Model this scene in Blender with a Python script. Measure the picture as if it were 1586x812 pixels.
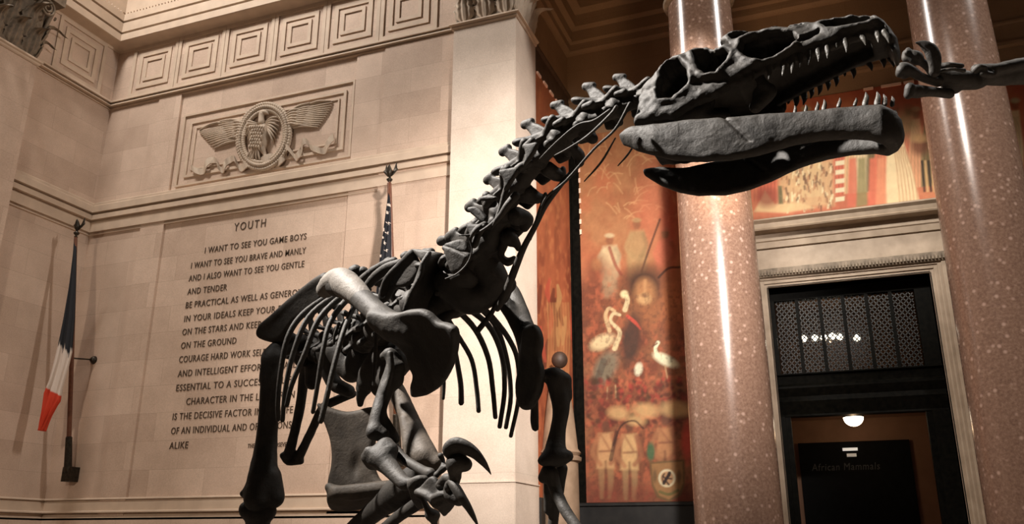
import bpy, bmesh, math, random
import numpy as np
from mathutils import Vector, Matrix

for o in list(bpy.data.objects):
    bpy.data.objects.remove(o, do_unlink=True)
SC = bpy.context.scene
COL = SC.collection
EYE = 1.6

# ------------------------------------------------------------------ camera
F_PX = 1320.36
RC = np.array([[0.93354957, 0.35843887, 0.00260452],
               [-0.10994408, 0.29324872, -0.94969337],
               [-0.34117078, 0.88629948, 0.31317044]])      # rows: right, down, forward
cam_d = bpy.data.cameras.new('camera')
cam_d.sensor_width = 36.0
cam_d.lens = F_PX * 36.0 / 1586.0
cam_d.clip_end = 200
cam = bpy.data.objects.new('camera', cam_d)
COL.objects.link(cam)
M = Matrix.Identity(4)
for i in range(3):
    M[i][0] = RC[0][i]; M[i][1] = -RC[1][i]; M[i][2] = -RC[2][i]
M[2][3] = EYE
cam.matrix_world = M
SC.camera = cam

# ------------------------------------------------------------------ light
SC.view_settings.view_transform = 'Standard'
SC.view_settings.look = 'None'
SC.view_settings.exposure = 0.38
SC.view_settings.gamma = 1.0
SC.view_settings.use_curve_mapping = False
W = bpy.data.worlds.new('world'); SC.world = W
W.use_nodes = True
W.node_tree.nodes['Background'].inputs[0].default_value = (1.0, 0.86, 0.72, 1)
W.node_tree.nodes['Background'].inputs[1].default_value = 0.02


def lamp(kind, name, loc, target, energy, color, size=1.0, size_y=None, spot=60, blend=0.5):
    d = bpy.data.lights.new(name, kind)
    d.energy = energy; d.color = color
    if kind == 'AREA':
        d.shape = 'RECTANGLE' if size_y else 'DISK'
        d.size = size
        if size_y: d.size_y = size_y
    elif kind == 'SPOT':
        d.shadow_soft_size = size; d.specular_factor = .015; d.spot_size = math.radians(spot); d.spot_blend = blend
    else:
        d.shadow_soft_size = size
    o = bpy.data.objects.new(name, d); COL.objects.link(o)
    o.location = loc
    o.rotation_euler = (Vector(target) - Vector(loc)).to_track_quat('-Z', 'Y').to_euler()
    return o


WARM = (1.0, 0.84, 0.68); COOL = (1.0, 0.93, 0.86); AMBER = (1.0, 0.66, 0.38)
# high windows of the hall
lamp('AREA', 'window_light_west', (-15.5, 8.5, 21), (-1, 13, 4), 1500, COOL, 0.8, 4.0)
lamp('AREA', 'window_light_east', (11.5, 10.5, 20.5), (-4, 14, 7), 1500, COOL, 0.8, 4.0)
# spots washing the stone of the hall
lamp('SPOT', 'wall_spot', (1.0, 3.0, 9.0), (-5.0, 15, 6.2), 13500, (1.0, 0.89, 0.81), 0.35, None, 50, 1.0)
lamp('SPOT', 'corner_spot', (-10.5, 1.0, 7.0), (-13.2, 15, 4.8), 1100, WARM, 0.25, None, 75, 1.0)
# spot on the skeleton, then added fills for columns and porch
lamp('SPOT', 'skeleton_spot', (-5.8, 0.7, 9.2), (-0.2, 3.7, 2.6), 17000, COOL, 0.12, None, 38, 0.7).data.specular_factor = .5
lamp('SPOT', 'column_fill', (-1.5, 6.0, 13.0), (1.2, 15.0, 6.5), 2800, (1.0, 0.88, 0.78), 0.8, None, 46, 0.9).data.specular_factor = 0.0  # added fill lamp that brightens the columns, not a fixture of the hall
lamp('SPOT', 'porch_fill', (-1.2, 12.8, 6.5), (-2.2, 18.0, 12.0), 420, AMBER, 0.3, None, 70, 1.0)  # added amber fill lifting the dark upper porch wall
# picture lights of the murals
lamp('SPOT', 'mural_spot', (-1.6, 12.2, 11.5), (-3.8, 18.4, 4.5), 900, (1.0, 0.95, 0.88), 0.2, None, 80, 0.8)
lamp('SPOT', 'mural_door_spot', (0.4, 11.5, 10.5), (0.6, 18.4, 8.2), 1500, (1.0, 0.95, 0.88), 0.2, None, 44, 0.8)


# ------------------------------------------------------------------ helpers
def ray(px, py):
    return RC.T @ np.array([(px - 793) / F_PX, (py - 406) / F_PX, 1.0])
def RY(px, py, Y):
    d = ray(px, py); p = d * (Y / d[1]); return np.array([p[0], p[1], p[2] + EYE])
def RX(px, py, X):
    d = ray(px, py); p = d * (X / d[0]); return np.array([p[0], p[1], p[2] + EYE])
def AT(px, py, depth):
    p = ray(px, py) * depth; return np.array([p[0], p[1], p[2] + EYE])
def PROJ(p):
    p = np.asarray(p, float) - np.array([0, 0, EYE])
    c = p @ RC.T
    return c[..., :2] / c[..., 2:3] * F_PX + np.array([793, 406])

def mesh_obj(name, verts, faces, mat=None, parent=None, smooth=False):
    me = bpy.data.meshes.new(name)
    if isinstance(verts, np.ndarray): verts = verts.tolist()
    if isinstance(faces, np.ndarray): faces = faces.tolist()
    me.from_pydata(verts, [], faces)
    me.update()
    o = bpy.data.objects.new(name, me)
    COL.objects.link(o)
    if mat: me.materials.append(mat)
    if smooth: me.polygons.foreach_set('use_smooth', [True] * len(me.polygons))
    if parent is not None:
        o.parent = parent
        o.matrix_parent_inverse = parent.matrix_basis.inverted()
    return o

def struct(o):
    o['kind'] = 'structure'; return o
def tag(o, label, cat, group=None, kind=None):
    o['label'] = label; o['category'] = cat
    if group: o['group'] = group
    if kind: o['kind'] = kind
    return o
def thing(name, label, cat, loc, group=None, kind=None):
    o = bpy.data.objects.new(name, None); COL.objects.link(o)
    o.location = loc
    o.empty_display_size = 0.1
    return tag(o, label, cat, group, kind)

class MB:
    """collects shapes into one mesh"""
    def __init__(s): s.v = []; s.f = []; s.mi = []; s.cur = 0
    def add(s, v, f):
        b = len(s.v); s.v += [tuple(map(float, p)) for p in v]
        s.f += [tuple(i + b for i in q) for q in f]; s.mi += [s.cur] * len(f)
    def box(s, x0, x1, y0, y1, z0, z1):
        v = [(x, y, z) for x in (x0, x1) for y in (y0, y1) for z in (z0, z1)]
        s.add(v, [(0, 1, 3, 2), (4, 6, 7, 5), (0, 4, 5, 1), (2, 3, 7, 6), (0, 2, 6, 4), (1, 5, 7, 3)])
    def sweep(s, path, prof, close=True):
        """path: [(point2D, outdir2D)], prof: [(out, z)] closed polygon"""
        n = len(prof); v = []
        for p, d in path:
            for o, z in prof: v.append((p[0] + d[0] * o, p[1] + d[1] * o, z))
        f = []
        for i in range(len(path) - 1):
            for j in range(n):
                k = (j + 1) % n
                f.append((i * n + j, (i + 1) * n + j, (i + 1) * n + k, i * n + k))
        f.append(tuple(range(n))); f.append(tuple(range((len(path) - 1) * n, len(path) * n))[::-1])
        s.add(v, f)
    def lathe(s, c, prof, seg=48, a0=0, a1=2 * math.pi):
        full = abs(a1 - a0 - 2 * math.pi) < 1e-6
        m = seg if full else seg + 1
        v = []
        for r, z in prof:
            for i in range(m):
                a = a0 + (a1 - a0) * i / seg
                v.append((c[0] + r * math.cos(a), c[1] + r * math.sin(a), c[2] + z))
        f = []
        for j in range(len(prof) - 1):
            for i in range(seg):
                k = (i + 1) % m
                f.append((j * m + i, j * m + k, (j + 1) * m + k, (j + 1) * m + i))
        if full:
            f.append(tuple(range(m))[::-1]); f.append(tuple(range((len(prof) - 1) * m, len(prof) * m)))
        s.add(v, f)
    def tube(s, pts, rad, seg=10, flat=1.0, up=None, spl=4):
        P, Rr = spline(pts, rad, spl)
        v, f = tube_geo(P, Rr, seg, flat, up)
        s.add(v, f)
    def build(s, name, mat, parent=None, smooth=False, auto=None):
        mats = mat if isinstance(mat, (list, tuple)) else [mat]
        o = mesh_obj(name, s.v, s.f, None, parent, smooth or auto is not None)
        for m in mats: o.data.materials.append(m)
        o.data.polygons.foreach_set('material_index', s.mi)
        bm = bmesh.new(); bm.from_mesh(o.data)
        bmesh.ops.recalc_face_normals(bm, faces=bm.faces)
        if auto is not None:
            for e in bm.edges:
                if len(e.link_faces) == 2 and e.calc_face_angle(0) > auto: e.smooth = False
        bm.to_mesh(o.data); bm.free()
        return o

def spline(pts, rad, n=4):
    P = np.array(pts, float); Rr = np.array(rad, float)
    if len(P) < 3 or n <= 1:
        if n <= 1: return P, Rr
        t = np.linspace(0, 1, n + 1)[:, None]
        return P[0] * (1 - t) + P[1] * t, Rr[0] * (1 - t[:, 0]) + Rr[1] * t[:, 0]
    A = np.concatenate([P, Rr.reshape(len(P), -1)], 1)
    E = np.vstack([2 * A[0] - A[1], A, 2 * A[-1] - A[-2]])
    out = []
    for i in range(1, len(E) - 2):
        p0, p1, p2, p3 = E[i - 1], E[i], E[i + 1], E[i + 2]
        for k in range(n):
            t = k / n
            out.append(0.5 * (2 * p1 + (p2 - p0) * t + (2 * p0 - 5 * p1 + 4 * p2 - p3) * t * t + (3 * p1 - p0 - 3 * p2 + p3) * t ** 3))
    out.append(A[-1]); out = np.array(out)
    r = np.maximum(out[:, 3], 1e-4)
    return out[:, :3], r

def tube_geo(P, Rr, seg=10, flat=1.0, up=None):
    n = len(P); T = np.gradient(P, axis=0); T /= np.linalg.norm(T, axis=1)[:, None] + 1e-12
    u = np.array(up if up is not None else (0.3, 0.2, 1.0), float)
    N = u - T[0] * (u @ T[0])
    if np.linalg.norm(N) < 1e-3: N = np.array([1.0, 0, 0]) - T[0] * T[0][0]
    N /= np.linalg.norm(N)
    v = []; f = []
    # rounded ends
    rows = [(P[0] - T[0] * Rr[0] * .6, Rr[0] * .55, T[0])] + [(P[i], Rr[i], T[i]) for i in range(n)] + [(P[-1] + T[-1] * Rr[-1] * .6, Rr[-1] * .55, T[-1])]
    for p, r, t in rows:
        N = N - t * (N @ t); N /= np.linalg.norm(N) + 1e-12
        B = np.cross(t, N)
        for k in range(seg):
            a = 2 * math.pi * k / seg
            v.append(p + N * math.cos(a) * r + B * math.sin(a) * r * flat)
    m = len(rows)
    for i in range(m - 1):
        for k in range(seg):
            k2 = (k + 1) % seg
            f.append((i * seg + k, i * seg + k2, (i + 1) * seg + k2, (i + 1) * seg + k))
    f.append(tuple(range(seg))[::-1]); f.append(tuple(range((m - 1) * seg, m * seg)))
    return v, f

# ------------------------------------------------------------------ materials
def srgb(r, g, b):
    f = lambda c: (c / 255 / 12.92) if c <= 10 else ((c / 255 + 0.055) / 1.055) ** 2.4
    return (f(r), f(g), f(b), 1)

def new_mat(name, col=(0.5, 0.5, 0.5, 1), rough=0.7, metal=0.0):
    m = bpy.data.materials.new(name); m.use_nodes = True
    b = m.node_tree.nodes['Principled BSDF']
    b.inputs['Base Color'].default_value = col
    b.inputs['Roughness'].default_value = rough
    b.inputs['Metallic'].default_value = metal
    return m, m.node_tree, b

def nd(nt, typ, **kw):
    n = nt.nodes.new(typ)
    for k, v in kw.items():
        if k in n.inputs: n.inputs[k].default_value = v
        else: setattr(n, k, v)
    return n

def ramp(nt, fac, stops):
    r = nt.nodes.new('ShaderNodeValToRGB')
    e = r.color_ramp.elements
    while len(e) < len(stops): e.new(0.5)
    for i, (p, c) in enumerate(stops):
        e[i].position = p; e[i].color = c
    nt.links.new(fac, r.inputs[0]); return r

def noise_mat(name, stops, scale=4.0, detail=6, rough=0.7, bump=0.0, bscale=None, bdist=0.01, metal=0.0):
    m, nt, b = new_mat(name, rough=rough, metal=metal)
    g = nd(nt, 'ShaderNodeNewGeometry')
    n = nd(nt, 'ShaderNodeTexNoise', Scale=scale, Detail=detail)
    nt.links.new(g.outputs['Position'], n.inputs['Vector'])
    r = ramp(nt, n.outputs['Fac'], stops)
    nt.links.new(r.outputs[0], b.inputs['Base Color'])
    if bump:
        n2 = nd(nt, 'ShaderNodeTexNoise', Scale=bscale or scale * 6, Detail=8)
        nt.links.new(g.outputs['Position'], n2.inputs['Vector'])
        bp = nd(nt, 'ShaderNodeBump', Strength=bump, Distance=bdist)
        nt.links.new(n2.outputs['Fac'], bp.inputs['Height'])
        nt.links.new(bp.outputs[0], b.inputs['Normal'])
    return m

def stone_mat(name, base, var=0.10, bw=1.5, bh=0.62):
    """large ashlar blocks with slight tone changes, worked in wall coordinates"""
    m, nt, b = new_mat(name, rough=0.75)
    g = nd(nt, 'ShaderNodeNewGeometry')
    sp = nd(nt, 'ShaderNodeSeparateXYZ'); nt.links.new(g.outputs['Position'], sp.inputs[0])
    ad = nd(nt, 'ShaderNodeMath', operation='ADD'); nt.links.new(sp.outputs[0], ad.inputs[0]); nt.links.new(sp.outputs[1], ad.inputs[1])
    cb = nd(nt, 'ShaderNodeCombineXYZ'); nt.links.new(ad.outputs[0], cb.inputs[0]); nt.links.new(sp.outputs[2], cb.inputs[1])
    br = nd(nt, 'ShaderNodeTexBrick')
    br.inputs['Scale'].default_value = 1.0
    br.inputs['Brick Width'].default_value = bw; br.inputs['Row Height'].default_value = bh
    br.inputs['Mortar Size'].default_value = 0.004; br.inputs['Mortar Smooth'].default_value = 0.3
    d = [c * (1 - var) for c in base[:3]]; l = [min(1, c * (1 + var)) for c in base[:3]]
    br.inputs['Color1'].default_value = (l[0], l[1], l[2], 1)
    br.inputs['Color2'].default_value = (d[0], d[1] * .97, d[2] * .95, 1)
    br.inputs['Mortar'].default_value = (d[0] * .82, d[1] * .8, d[2] * .78, 1)
    nt.links.new(cb.outputs[0], br.inputs['Vector'])
    n = nd(nt, 'ShaderNodeTexNoise', Scale=1.3, Detail=8, Roughness=0.65)
    nt.links.new(g.outputs['Position'], n.inputs['Vector'])
    r = ramp(nt, n.outputs['Fac'], [(0.25, (0.78, 0.75, 0.72, 1)), (0.7, (1.08, 1.08, 1.08, 1))])
    mx = nd(nt, 'ShaderNodeMix', data_type='RGBA', blend_type='MULTIPLY'); mx.inputs[0].default_value = 0.75
    nt.links.new(br.outputs['Color'], mx.inputs[6]); nt.links.new(r.outputs[0], mx.inputs[7])
    n3 = nd(nt, 'ShaderNodeTexNoise', Scale=45, Detail=4)
    nt.links.new(g.outputs['Position'], n3.inputs['Vector'])
    r3 = ramp(nt, n3.outputs['Fac'], [(0.3, (0.86, 0.85, 0.84, 1)), (0.7, (1.08, 1.08, 1.08, 1))])
    mx2 = nd(nt, 'ShaderNodeMix', data_type='RGBA', blend_type='MULTIPLY'); mx2.inputs[0].default_value = 0.8
    nt.links.new(mx.outputs[2], mx2.inputs[6]); nt.links.new(r3.outputs[0], mx2.inputs[7])
    nt.links.new(mx2.outputs[2], b.inputs['Base Color'])
    bp = nd(nt, 'ShaderNodeBump', Strength=0.15, Distance=0.01)
    nt.links.new(n3.outputs['Fac'], bp.inputs['Height']); nt.links.new(bp.outputs[0], b.inputs['Normal'])
    return m

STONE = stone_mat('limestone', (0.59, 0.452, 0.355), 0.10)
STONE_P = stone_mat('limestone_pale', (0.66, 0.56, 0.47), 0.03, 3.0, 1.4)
STONE_T = noise_mat('limestone_trim', [(0.3, (0.52, 0.40, 0.30, 1)), (0.7, (0.62, 0.485, 0.365, 1))], 3, 8, 0.7, 0.12, 40)
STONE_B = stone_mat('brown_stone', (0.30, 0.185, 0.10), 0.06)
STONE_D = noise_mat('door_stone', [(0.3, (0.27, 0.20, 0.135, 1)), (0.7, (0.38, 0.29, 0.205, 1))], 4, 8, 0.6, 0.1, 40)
STONE_DARK = noise_mat('dark_stone', [(0.3, (0.12, 0.09, 0.06, 1)), (0.7, (0.26, 0.20, 0.14, 1))], 8, 8, 0.7, 0.2, 40)  # darker brown stone for capitals, rings and the bead band
CARVED = noise_mat('carved_stone', [(0.3, (0.44, 0.35, 0.27, 1)), (0.7, (0.58, 0.47, 0.36, 1))], 6, 8, 0.75, 0.25, 50)
LETTER = noise_mat('letter_paint', [(0.3, (0.045, 0.025, 0.012, 1)), (0.7, (0.075, 0.045, 0.025, 1))], 8, 4, 0.8)
BLACKBASE = noise_mat('black_marble', [(0.3, (0.006, 0.006, 0.006, 1)), (0.7, (0.014, 0.013, 0.012, 1))], 6, 6, 0.4)
BRONZE = noise_mat('dark_bronze', [(0.3, (0.002, 0.002, 0.0016, 1)), (0.7, (0.006, 0.0054, 0.004, 1))], 12, 6, 0.45, 0.1, 60, 0.01, 0.0)
WOOD = noise_mat('pole_wood', [(0.3, (0.10, 0.035, 0.018, 1)), (0.7, (0.16, 0.06, 0.03, 1))], 14, 4, 0.35)
BRONZE.node_tree.nodes['Principled BSDF'].inputs['Specular IOR Level'].default_value = .03
GILT = noise_mat('dark_metal', [(0.3, (0.02, 0.016, 0.012, 1)), (0.7, (0.05, 0.04, 0.028, 1))], 20, 4, 0.4, 0, None, 0.01, 0.7)
FLOORM = noise_mat('floor_marble', [(0.3, (0.28, 0.22, 0.17, 1)), (0.7, (0.42, 0.34, 0.27, 1))], 1.2, 8, 0.35)

def granite():
    m, nt, b = new_mat('red_granite', rough=0.22)
    g = nd(nt, 'ShaderNodeNewGeometry')
    n = nd(nt, 'ShaderNodeTexNoise', Scale=22, Detail=9, Roughness=0.75)
    nt.links.new(g.outputs['Position'], n.inputs['Vector'])
    r = ramp(nt, n.outputs['Fac'], [(0.3, (0.13, 0.075, 0.055, 1)), (0.52, (0.235, 0.142, 0.101, 1)), (0.72, (0.34, 0.232, 0.175, 1))])
    v = nd(nt, 'ShaderNodeTexVoronoi', Scale=6.5)
    nt.links.new(g.outputs['Position'], v.inputs['Vector'])
    r2 = ramp(nt, v.outputs['Distance'], [(0.08, (.8, .8, .8, 1)), (0.26, (0, 0, 0, 1))])
    mx = nd(nt, 'ShaderNodeMix', data_type='RGBA')
    nt.links.new(r2.outputs[0], mx.inputs[0]); nt.links.new(r.outputs[0], mx.inputs[6]); mx.inputs[7].default_value = (0.52, 0.36, 0.29, 1)
    nt.links.new(mx.outputs[2], b.inputs['Base Color'])
    b.inputs['Specular IOR Level'].default_value = 0.6
    return m
GRANITE = granite()

# ------------------------------------------------------------------ architecture
XC = -17.175      # corner of the two stone walls
YW = 15.0         # inscription wall
PX0, PX1, PY0, PY1 = -6.975, -5.53, 14.55, 15.8     # pilaster
YB = 18.4         # back wall with door
ZW = lambda py, px=600, Y=YW: RY(px, py, Y)[2]
TOP = 24.0

mb = MB(); mb.box(-19, 9, -6, 30, -0.3, 0)
struct(mb.build('floor', FLOORM))

# wall behind the inscription, with slightly stepped planes
z_fb = 7.25 * 1.5 + EYE
xs = [XC, RY(240, 212, YW)[0], -9.85 * 1.5, -6.44 * 1.5, RY(586, 300, YW)[0], PX0 - .005]
off = [0.0, 0.035, -0.03, 0.02, 0.05]
mb = MB()
prof = []
for i in range(5):
    mb.box(xs[i], xs[i + 1], YW - off[i], YW + 0.7, 0, z_fb)
mb.box(XC, PX0 - .005, YW - 0.01, YW + 0.7, z_fb, TOP)
struct(mb.build('wall_back', STONE))
mb = MB(); mb.box(XC - 0.7, XC, 1.0, YW + 0.7, 0, TOP)
struct(mb.build('wall_left', STONE))

D1, D2 = (1, 0), (0, -1)
def trim_sweep(n, prof, x_end=PX0, y_start=2.0, mat=STONE_T):
    mb = MB()
    mb.sweep([((XC, y_start), D1), ((XC, YW), (1, -1)), ((x_end, YW), D2)], prof)
    return struct(mb.build('trim_%d' % n, mat, auto=0.6))

def pr(steps):
    """steps [(out, z)] from top to bottom -> closed profile reaching into the wall"""
    return [(-0.15, steps[0][1])] + steps + [(-0.15, steps[-1][1])]

# string course (four lines) measured at x ~ 587 on the wall
zs = [ZW(y, 587) for y in (247.6, 261.6, 273.3, 284, 294.4)]
def bands(rows):
    """rows from the top down: (out, z_top, z_bottom) bands with a deep dark quirk cut between them"""
    out = [(-0.15, rows[0][1])]
    for o, zt_, zb2 in rows: out += [(o - .02, zt_), (o, zt_ - .02), (o, zb2)]
    return out + [(-0.15, rows[-1][2])]
g_ = .035
trim_sweep(1, bands([(.10, zs[0] + .10, zs[0] + .02), (.03, zs[0] + .02, zs[0]), (.16, zs[0], zs[1] + g_), (.05, zs[1] + g_, zs[1] - .01), (.13, zs[1] - .01, zs[2] + g_), (.03, zs[2] + g_, zs[2] - .01),
                     (.075, zs[2] - .01, zs[4] + g_ + .02), (.01, zs[4] + g_ + .02, zs[4] + .02), (.04, zs[4] + .02, zs[4] - .02)]))
# base course near eye level
zb = [ZW(772.5, 300), ZW(775.5, 300), ZW(789.5, 300), ZW(793, 300), ZW(797, 300)]
trim_sweep(2, bands([(.07, zb[0] + .05, zb[0] + .01), (.02, zb[0] + .01, zb[0] - .03), (.055, zb[0] - .03, zb[2]), (.13, zb[2], zb[3]), (.02, zb[3], zb[4] - .02), (.10, zb[4] - .02, zb[4] - .1)]))
mb = MB(); mb.sweep([((XC, 2), D1), ((XC, YW), (1, -1)), ((PX0, YW), D2)], pr([(0.10, zb[4] - 0.06), (0.10, 0.25), (0.2, 0.2), (0.2, 0)]))
struct(mb.build('baseboard_back', STONE))
# moulding under the panelled frieze
zf = z_fb
trim_sweep(3, bands([(.06, zf + .22, zf + .17), (.13, zf + .17, zf + .115), (.02, zf + .115, zf + .08), (.11, zf + .08, zf + .03), (.02, zf + .03, zf + .0), (.04, zf, zf - .03)]))
# cornice: soffit band, two fasciae, bead, upper wall
zc = 8.452 * 1.5 + EYE
trim_sweep(4, [(-.15, zc + 3), (.24, zc + 3), (.24, zc + .95), (.20, zc + .93), (.20, zc + .84), (.30, zc + .82), (.36, zc + .80), (.36, zc + .60), (.24, zc + .59), (.24, zc + .55), (.35, zc + .54), (.35, zc + .26), (.24, zc + .25), (.24, zc + .21),
               (.34, zc + .20), (.34, zc), (.28, zc - .03), (.14, zc - .05), (.05, zc - .09), (.02, zc - .14), (-.15, zc - .14)], x_end=PX1)
mb = MB()
for i in range(120):
    x = XC + 0.3 + i * 0.105
    if x > PX1: break
    mb.box(x, x + 0.065, YW - 0.285, YW - 0.15, zc + .85, zc + .93)
for i in range(100):
    y = YW - 0.35 - i * 0.105
    mb.box(XC + 0.15, XC + 0.285, y - 0.065, y, zc + .85, zc + .93)
struct(mb.build('trim_5', STONE_T))

# frieze panels: nested squares, cut as raised square frames
def sq_frame(mb, org, ux, uz, un, h, t, d):
    """square frame: half size h, band t, relief d, bevelled to the inside"""
    def P(a, b, c): return org + ux * a + uz * b + un * c
    o = [(-h, -h), (h, -h), (h, h), (-h, h)]; i2 = [(-(h - t), -(h - t)), (h - t, -(h - t)), (h - t, h - t), (-(h - t), h - t)]
    v = [P(a, b, -0.02) for a, b in o] + [P(a, b, d) for a, b in o] + [P(a, b, d) for a, b in i2] + [P(a, b, -0.02) for a, b in i2]
    f = []
    for k in range(4):
        n = (k + 1) % 4
        for r in range(3): f.append((r * 4 + k, r * 4 + n, (r + 1) * 4 + n, (r + 1) * 4 + k))
    mb.add(v, f)
zmid = (zf + 0.2 + zc - 0.1) / 2; hs = (zc - zf - 0.3) / 2
cx = [RY(x, y, YW)[0] for x, y in ((239.5, 107), (465, 51.7))]
step = (cx[1] - cx[0]) / 3
tn = 6
def panel(org, ux, un, n):
    mb = MB(); uz = np.array([0, 0, 1.0])
    for h, t, d in ((hs * .99, hs * .13, 0.035), (hs * .70, hs * .15, 0.03), (hs * .44, hs * .12, 0.03)):
        sq_frame(mb, org, ux, uz, un, h, t, d)
    struct(mb.build('trim_%d' % n, STONE_T))
for k in range(7):
    c = np.array([cx[0] + step * k, YW - 0.01, zmid])
    if c[0] + hs > PX0 + .2: break
    panel(c, np.array([1.0, 0, 0]), np.array([0, -1.0, 0]), tn); tn += 1
for k in range(1):
    y = RX(124, 86, XC)[1] - k * step
    panel(np.array([XC, y, zmid]), np.array([0, 1.0, 0]), np.array([1.0, 0, 0]), tn); tn += 1

# big pilaster beside the porch, and the matching one on the left wall
zcap = RY(798, 24, PY0)[2]
def cap_ring(mb, x0, x1, y0, y1, z):
    """moulding around a pilaster top"""
    path = [((x0, y1), (-1, 0)), ((x0, y0), (-1, -1)), ((x1, y0), (1, -1)), ((x1, y1), (1, 0))]
    mb.sweep(path, [(-0.1, z + 0.12), (0.03, z + 0.12), (0.085, z + 0.09), (0.09, z + 0.055), (0.05, z + .03), (0.035, z + 0.025), (0.045, z - 0.005), (0.02, z - 0.03), (-0.1, z - .03)])
pil = thing('pilaster', 'wide smooth pale stone pilaster beside the mural bay, lit brightest', 'pilaster', ((PX0 + PX1) / 2, PY0, 0), kind='thing')
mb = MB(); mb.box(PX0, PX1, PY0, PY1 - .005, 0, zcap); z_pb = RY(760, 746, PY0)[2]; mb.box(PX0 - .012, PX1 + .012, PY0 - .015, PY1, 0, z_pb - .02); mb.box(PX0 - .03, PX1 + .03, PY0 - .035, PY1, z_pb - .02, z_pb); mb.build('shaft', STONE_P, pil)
mb = MB(); cap_ring(mb, PX0, PX1, PY0, PY1, zcap); mb.build('moulding', STONE_T, pil, auto=0.6)
XL = XC + 0.3; YL1 = 12.5; YL0 = 11.05
pil2 = thing('pilaster', 'tan stone pilaster with dark leafy capital at the left edge', 'pilaster', (XL, (YL0 + YL1) / 2, 0), kind='thing')
zcap2 = RX(61, 101, XL)[2] - 0.03
mb = MB(); mb.box(XC + .002, XL, YL0, YL1, 0, zcap2); mb.build('shaft', STONE, pil2)
mb = MB(); mb.sweep([((XC, YL1), (0, 1)), ((XL, YL1), (1, 1)), ((XL, YL0), (1, -1)), ((XC, YL0), (0, -1))],
                    [(-0.1, zcap2 + 0.14), (0.03, zcap2 + 0.14), (0.085, zcap2 + 0.10), (0.09, zcap2 + 0.06), (0.05, zcap2 + .035), (0.045, zcap2 - 0.005), (0.02, zcap2 - 0.03), (-0.1, zcap2 - .03)])
mb.build('moulding', STONE_T, pil2, auto=0.6)

# ---- acanthus leaves
def leaf_geo(org, ux, uz, un, w, h, curl, lobes=5, nu=15, nv=12):
    """leaf rising along uz, tip curling out along un"""
    v = []; f = []
    for j in range(nv + 1):
        t = j / nv
        if t < 0.72: zz = t / 0.72 * 0.86; oo = 0.10 * math.sin(t / 0.72 * 1.4) + 0.05 * t
        else:
            a = (t - 0.72) / 0.28 * 2.6
            zz = 0.86 + 0.16 * math.sin(a); oo = 0.15 + 0.26 * (1 - math.cos(a)) * 0.5 * 1.6
        prof = (0.62 + 0.5 * math.sin(math.pi * min(1, t * 1.15) ** 0.8)) * (1 if t < 0.75 else max(0.18, 1 - (t - 0.75) * 3.0))
        lob = 1 - 0.28 * abs(math.sin(lobes * math.pi * t)) ** 3
        for i in range(nu + 1):
            s = -1 + 2 * i / nu
            rib = 0.035 * math.cos(s * math.pi * 3.5) - 0.09 * s * s + 0.05 * max(0, 1 - abs(s) * 5)
            v.append(org + ux * (s * 0.5 * w * prof * lob) + uz * (zz * h) + un * ((oo * curl + rib) * h))
    m = nu + 1
    for j in range(nv):
        for i in range(nu): f.append((j * m + i, j * m + i + 1, (j + 1) * m + i + 1, (j + 1) * m + i))
    nb = len(v)
    v2 = [p - un * 0.03 * h for p in v]
    f2 = [q[::-1] for q in f]
    g = list(f) + [tuple(i + nb for i in q) for q in f2]
    per = [j * m for j in range(nv + 1)]; per2 = [j * m + nu for j in range(nv + 1)]
    for a, b in zip(per[:-1], per[1:]): g.append((a, b, b + nb, a + nb))
    for a, b in zip(per2[:-1], per2[1:]): g.append((b, a, a + nb, b + nb))
    for a, b in zip(range(nv * m, nv * m + nu), range(nv * m + 1, nv * m + nu + 1)): g.append((a, b, b + nb, a + nb))
    return v + v2, g
def volute_geo(mb, org, ux, uz, un, r):
    pts = []; rad = []
    for i in range(34):
        a = i / 33 * 4.2 * math.pi
        rr = r * (1 - 0.8 * i / 33)
        pts.append(org + ux * rr * math.cos(a + 1.2) + uz * rr * math.sin(a + 1.2) + un * 0.10 * r * i / 33); rad.append(r * 0.17 * (1 - 0.4 * i / 33))
    mb.tube(pts, rad, 8, spl=1)
def capital(root, faces, z0, h, mats, corner=None):
    """faces: [(origin at left base, ux, un, width)]"""
    UZ = np.array([0, 0, 1.0])
    for org, ux, un, wd in faces:
        n = 3 if wd > .6 else 1
        for row, (zz, hh, cnt, sh) in enumerate(((0, h * .42, n, 0.5), (h * .24, h * .50, max(1, n - 1), 1.0 if n > 1 else .5))):
            for k in range(cnt):
                c = org + ux * wd * ((k + sh) / n) + UZ * (z0 + zz) + un * (0.02 + .03 * row)
                v, f = leaf_geo(c, ux, UZ, un, wd / n * 1.0, hh, 1.5 + .3 * row)
                o = MB(); o.add(v, f); o.build('leaf', mats, root, smooth=True)
        for s in (0.14, 0.86):
            o = MB(); volute_geo(o, org + ux * wd * s + UZ * (z0 + h * .84) + un * 0.26, ux * (1 if s < .5 else -1), UZ, un, wd * 0.15)
            o.tube([org + ux * wd * (.5 + (s - .5) * .25) + UZ * (z0 + h * .45) + un * .08, org + ux * wd * (.5 + (s - .5) * .5) + UZ * (z0 + h * .75) + un * .14, org + ux * wd * (s + (.5 - s) * .25) + UZ * (z0 + h * .93) + un * .2], [.05, .05, .045], 8)
            o.build('volute', mats, root, smooth=True)
hcap = 1.5
c1 = thing('capital', 'carved leaf capital above the pale pilaster, cut off by the top edge', 'capital', ((PX0 + PX1) / 2, PY0, zcap + .12), kind='thing')
mb = MB(); mb.box(PX0 + .04, PX1 - .04, PY0 + .04, PY1, zcap + .12, zcap + .12 + hcap); mb.build('bell', STONE_DARK, c1)
mb = MB(); mb.box(PX0 - .2, PX1 + .2, PY0 - .2, PY1 - .01, zcap + .12 + hcap, zcap + .4 + hcap); mb.build('abacus', STONE_T, c1)
A = np.array
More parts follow.
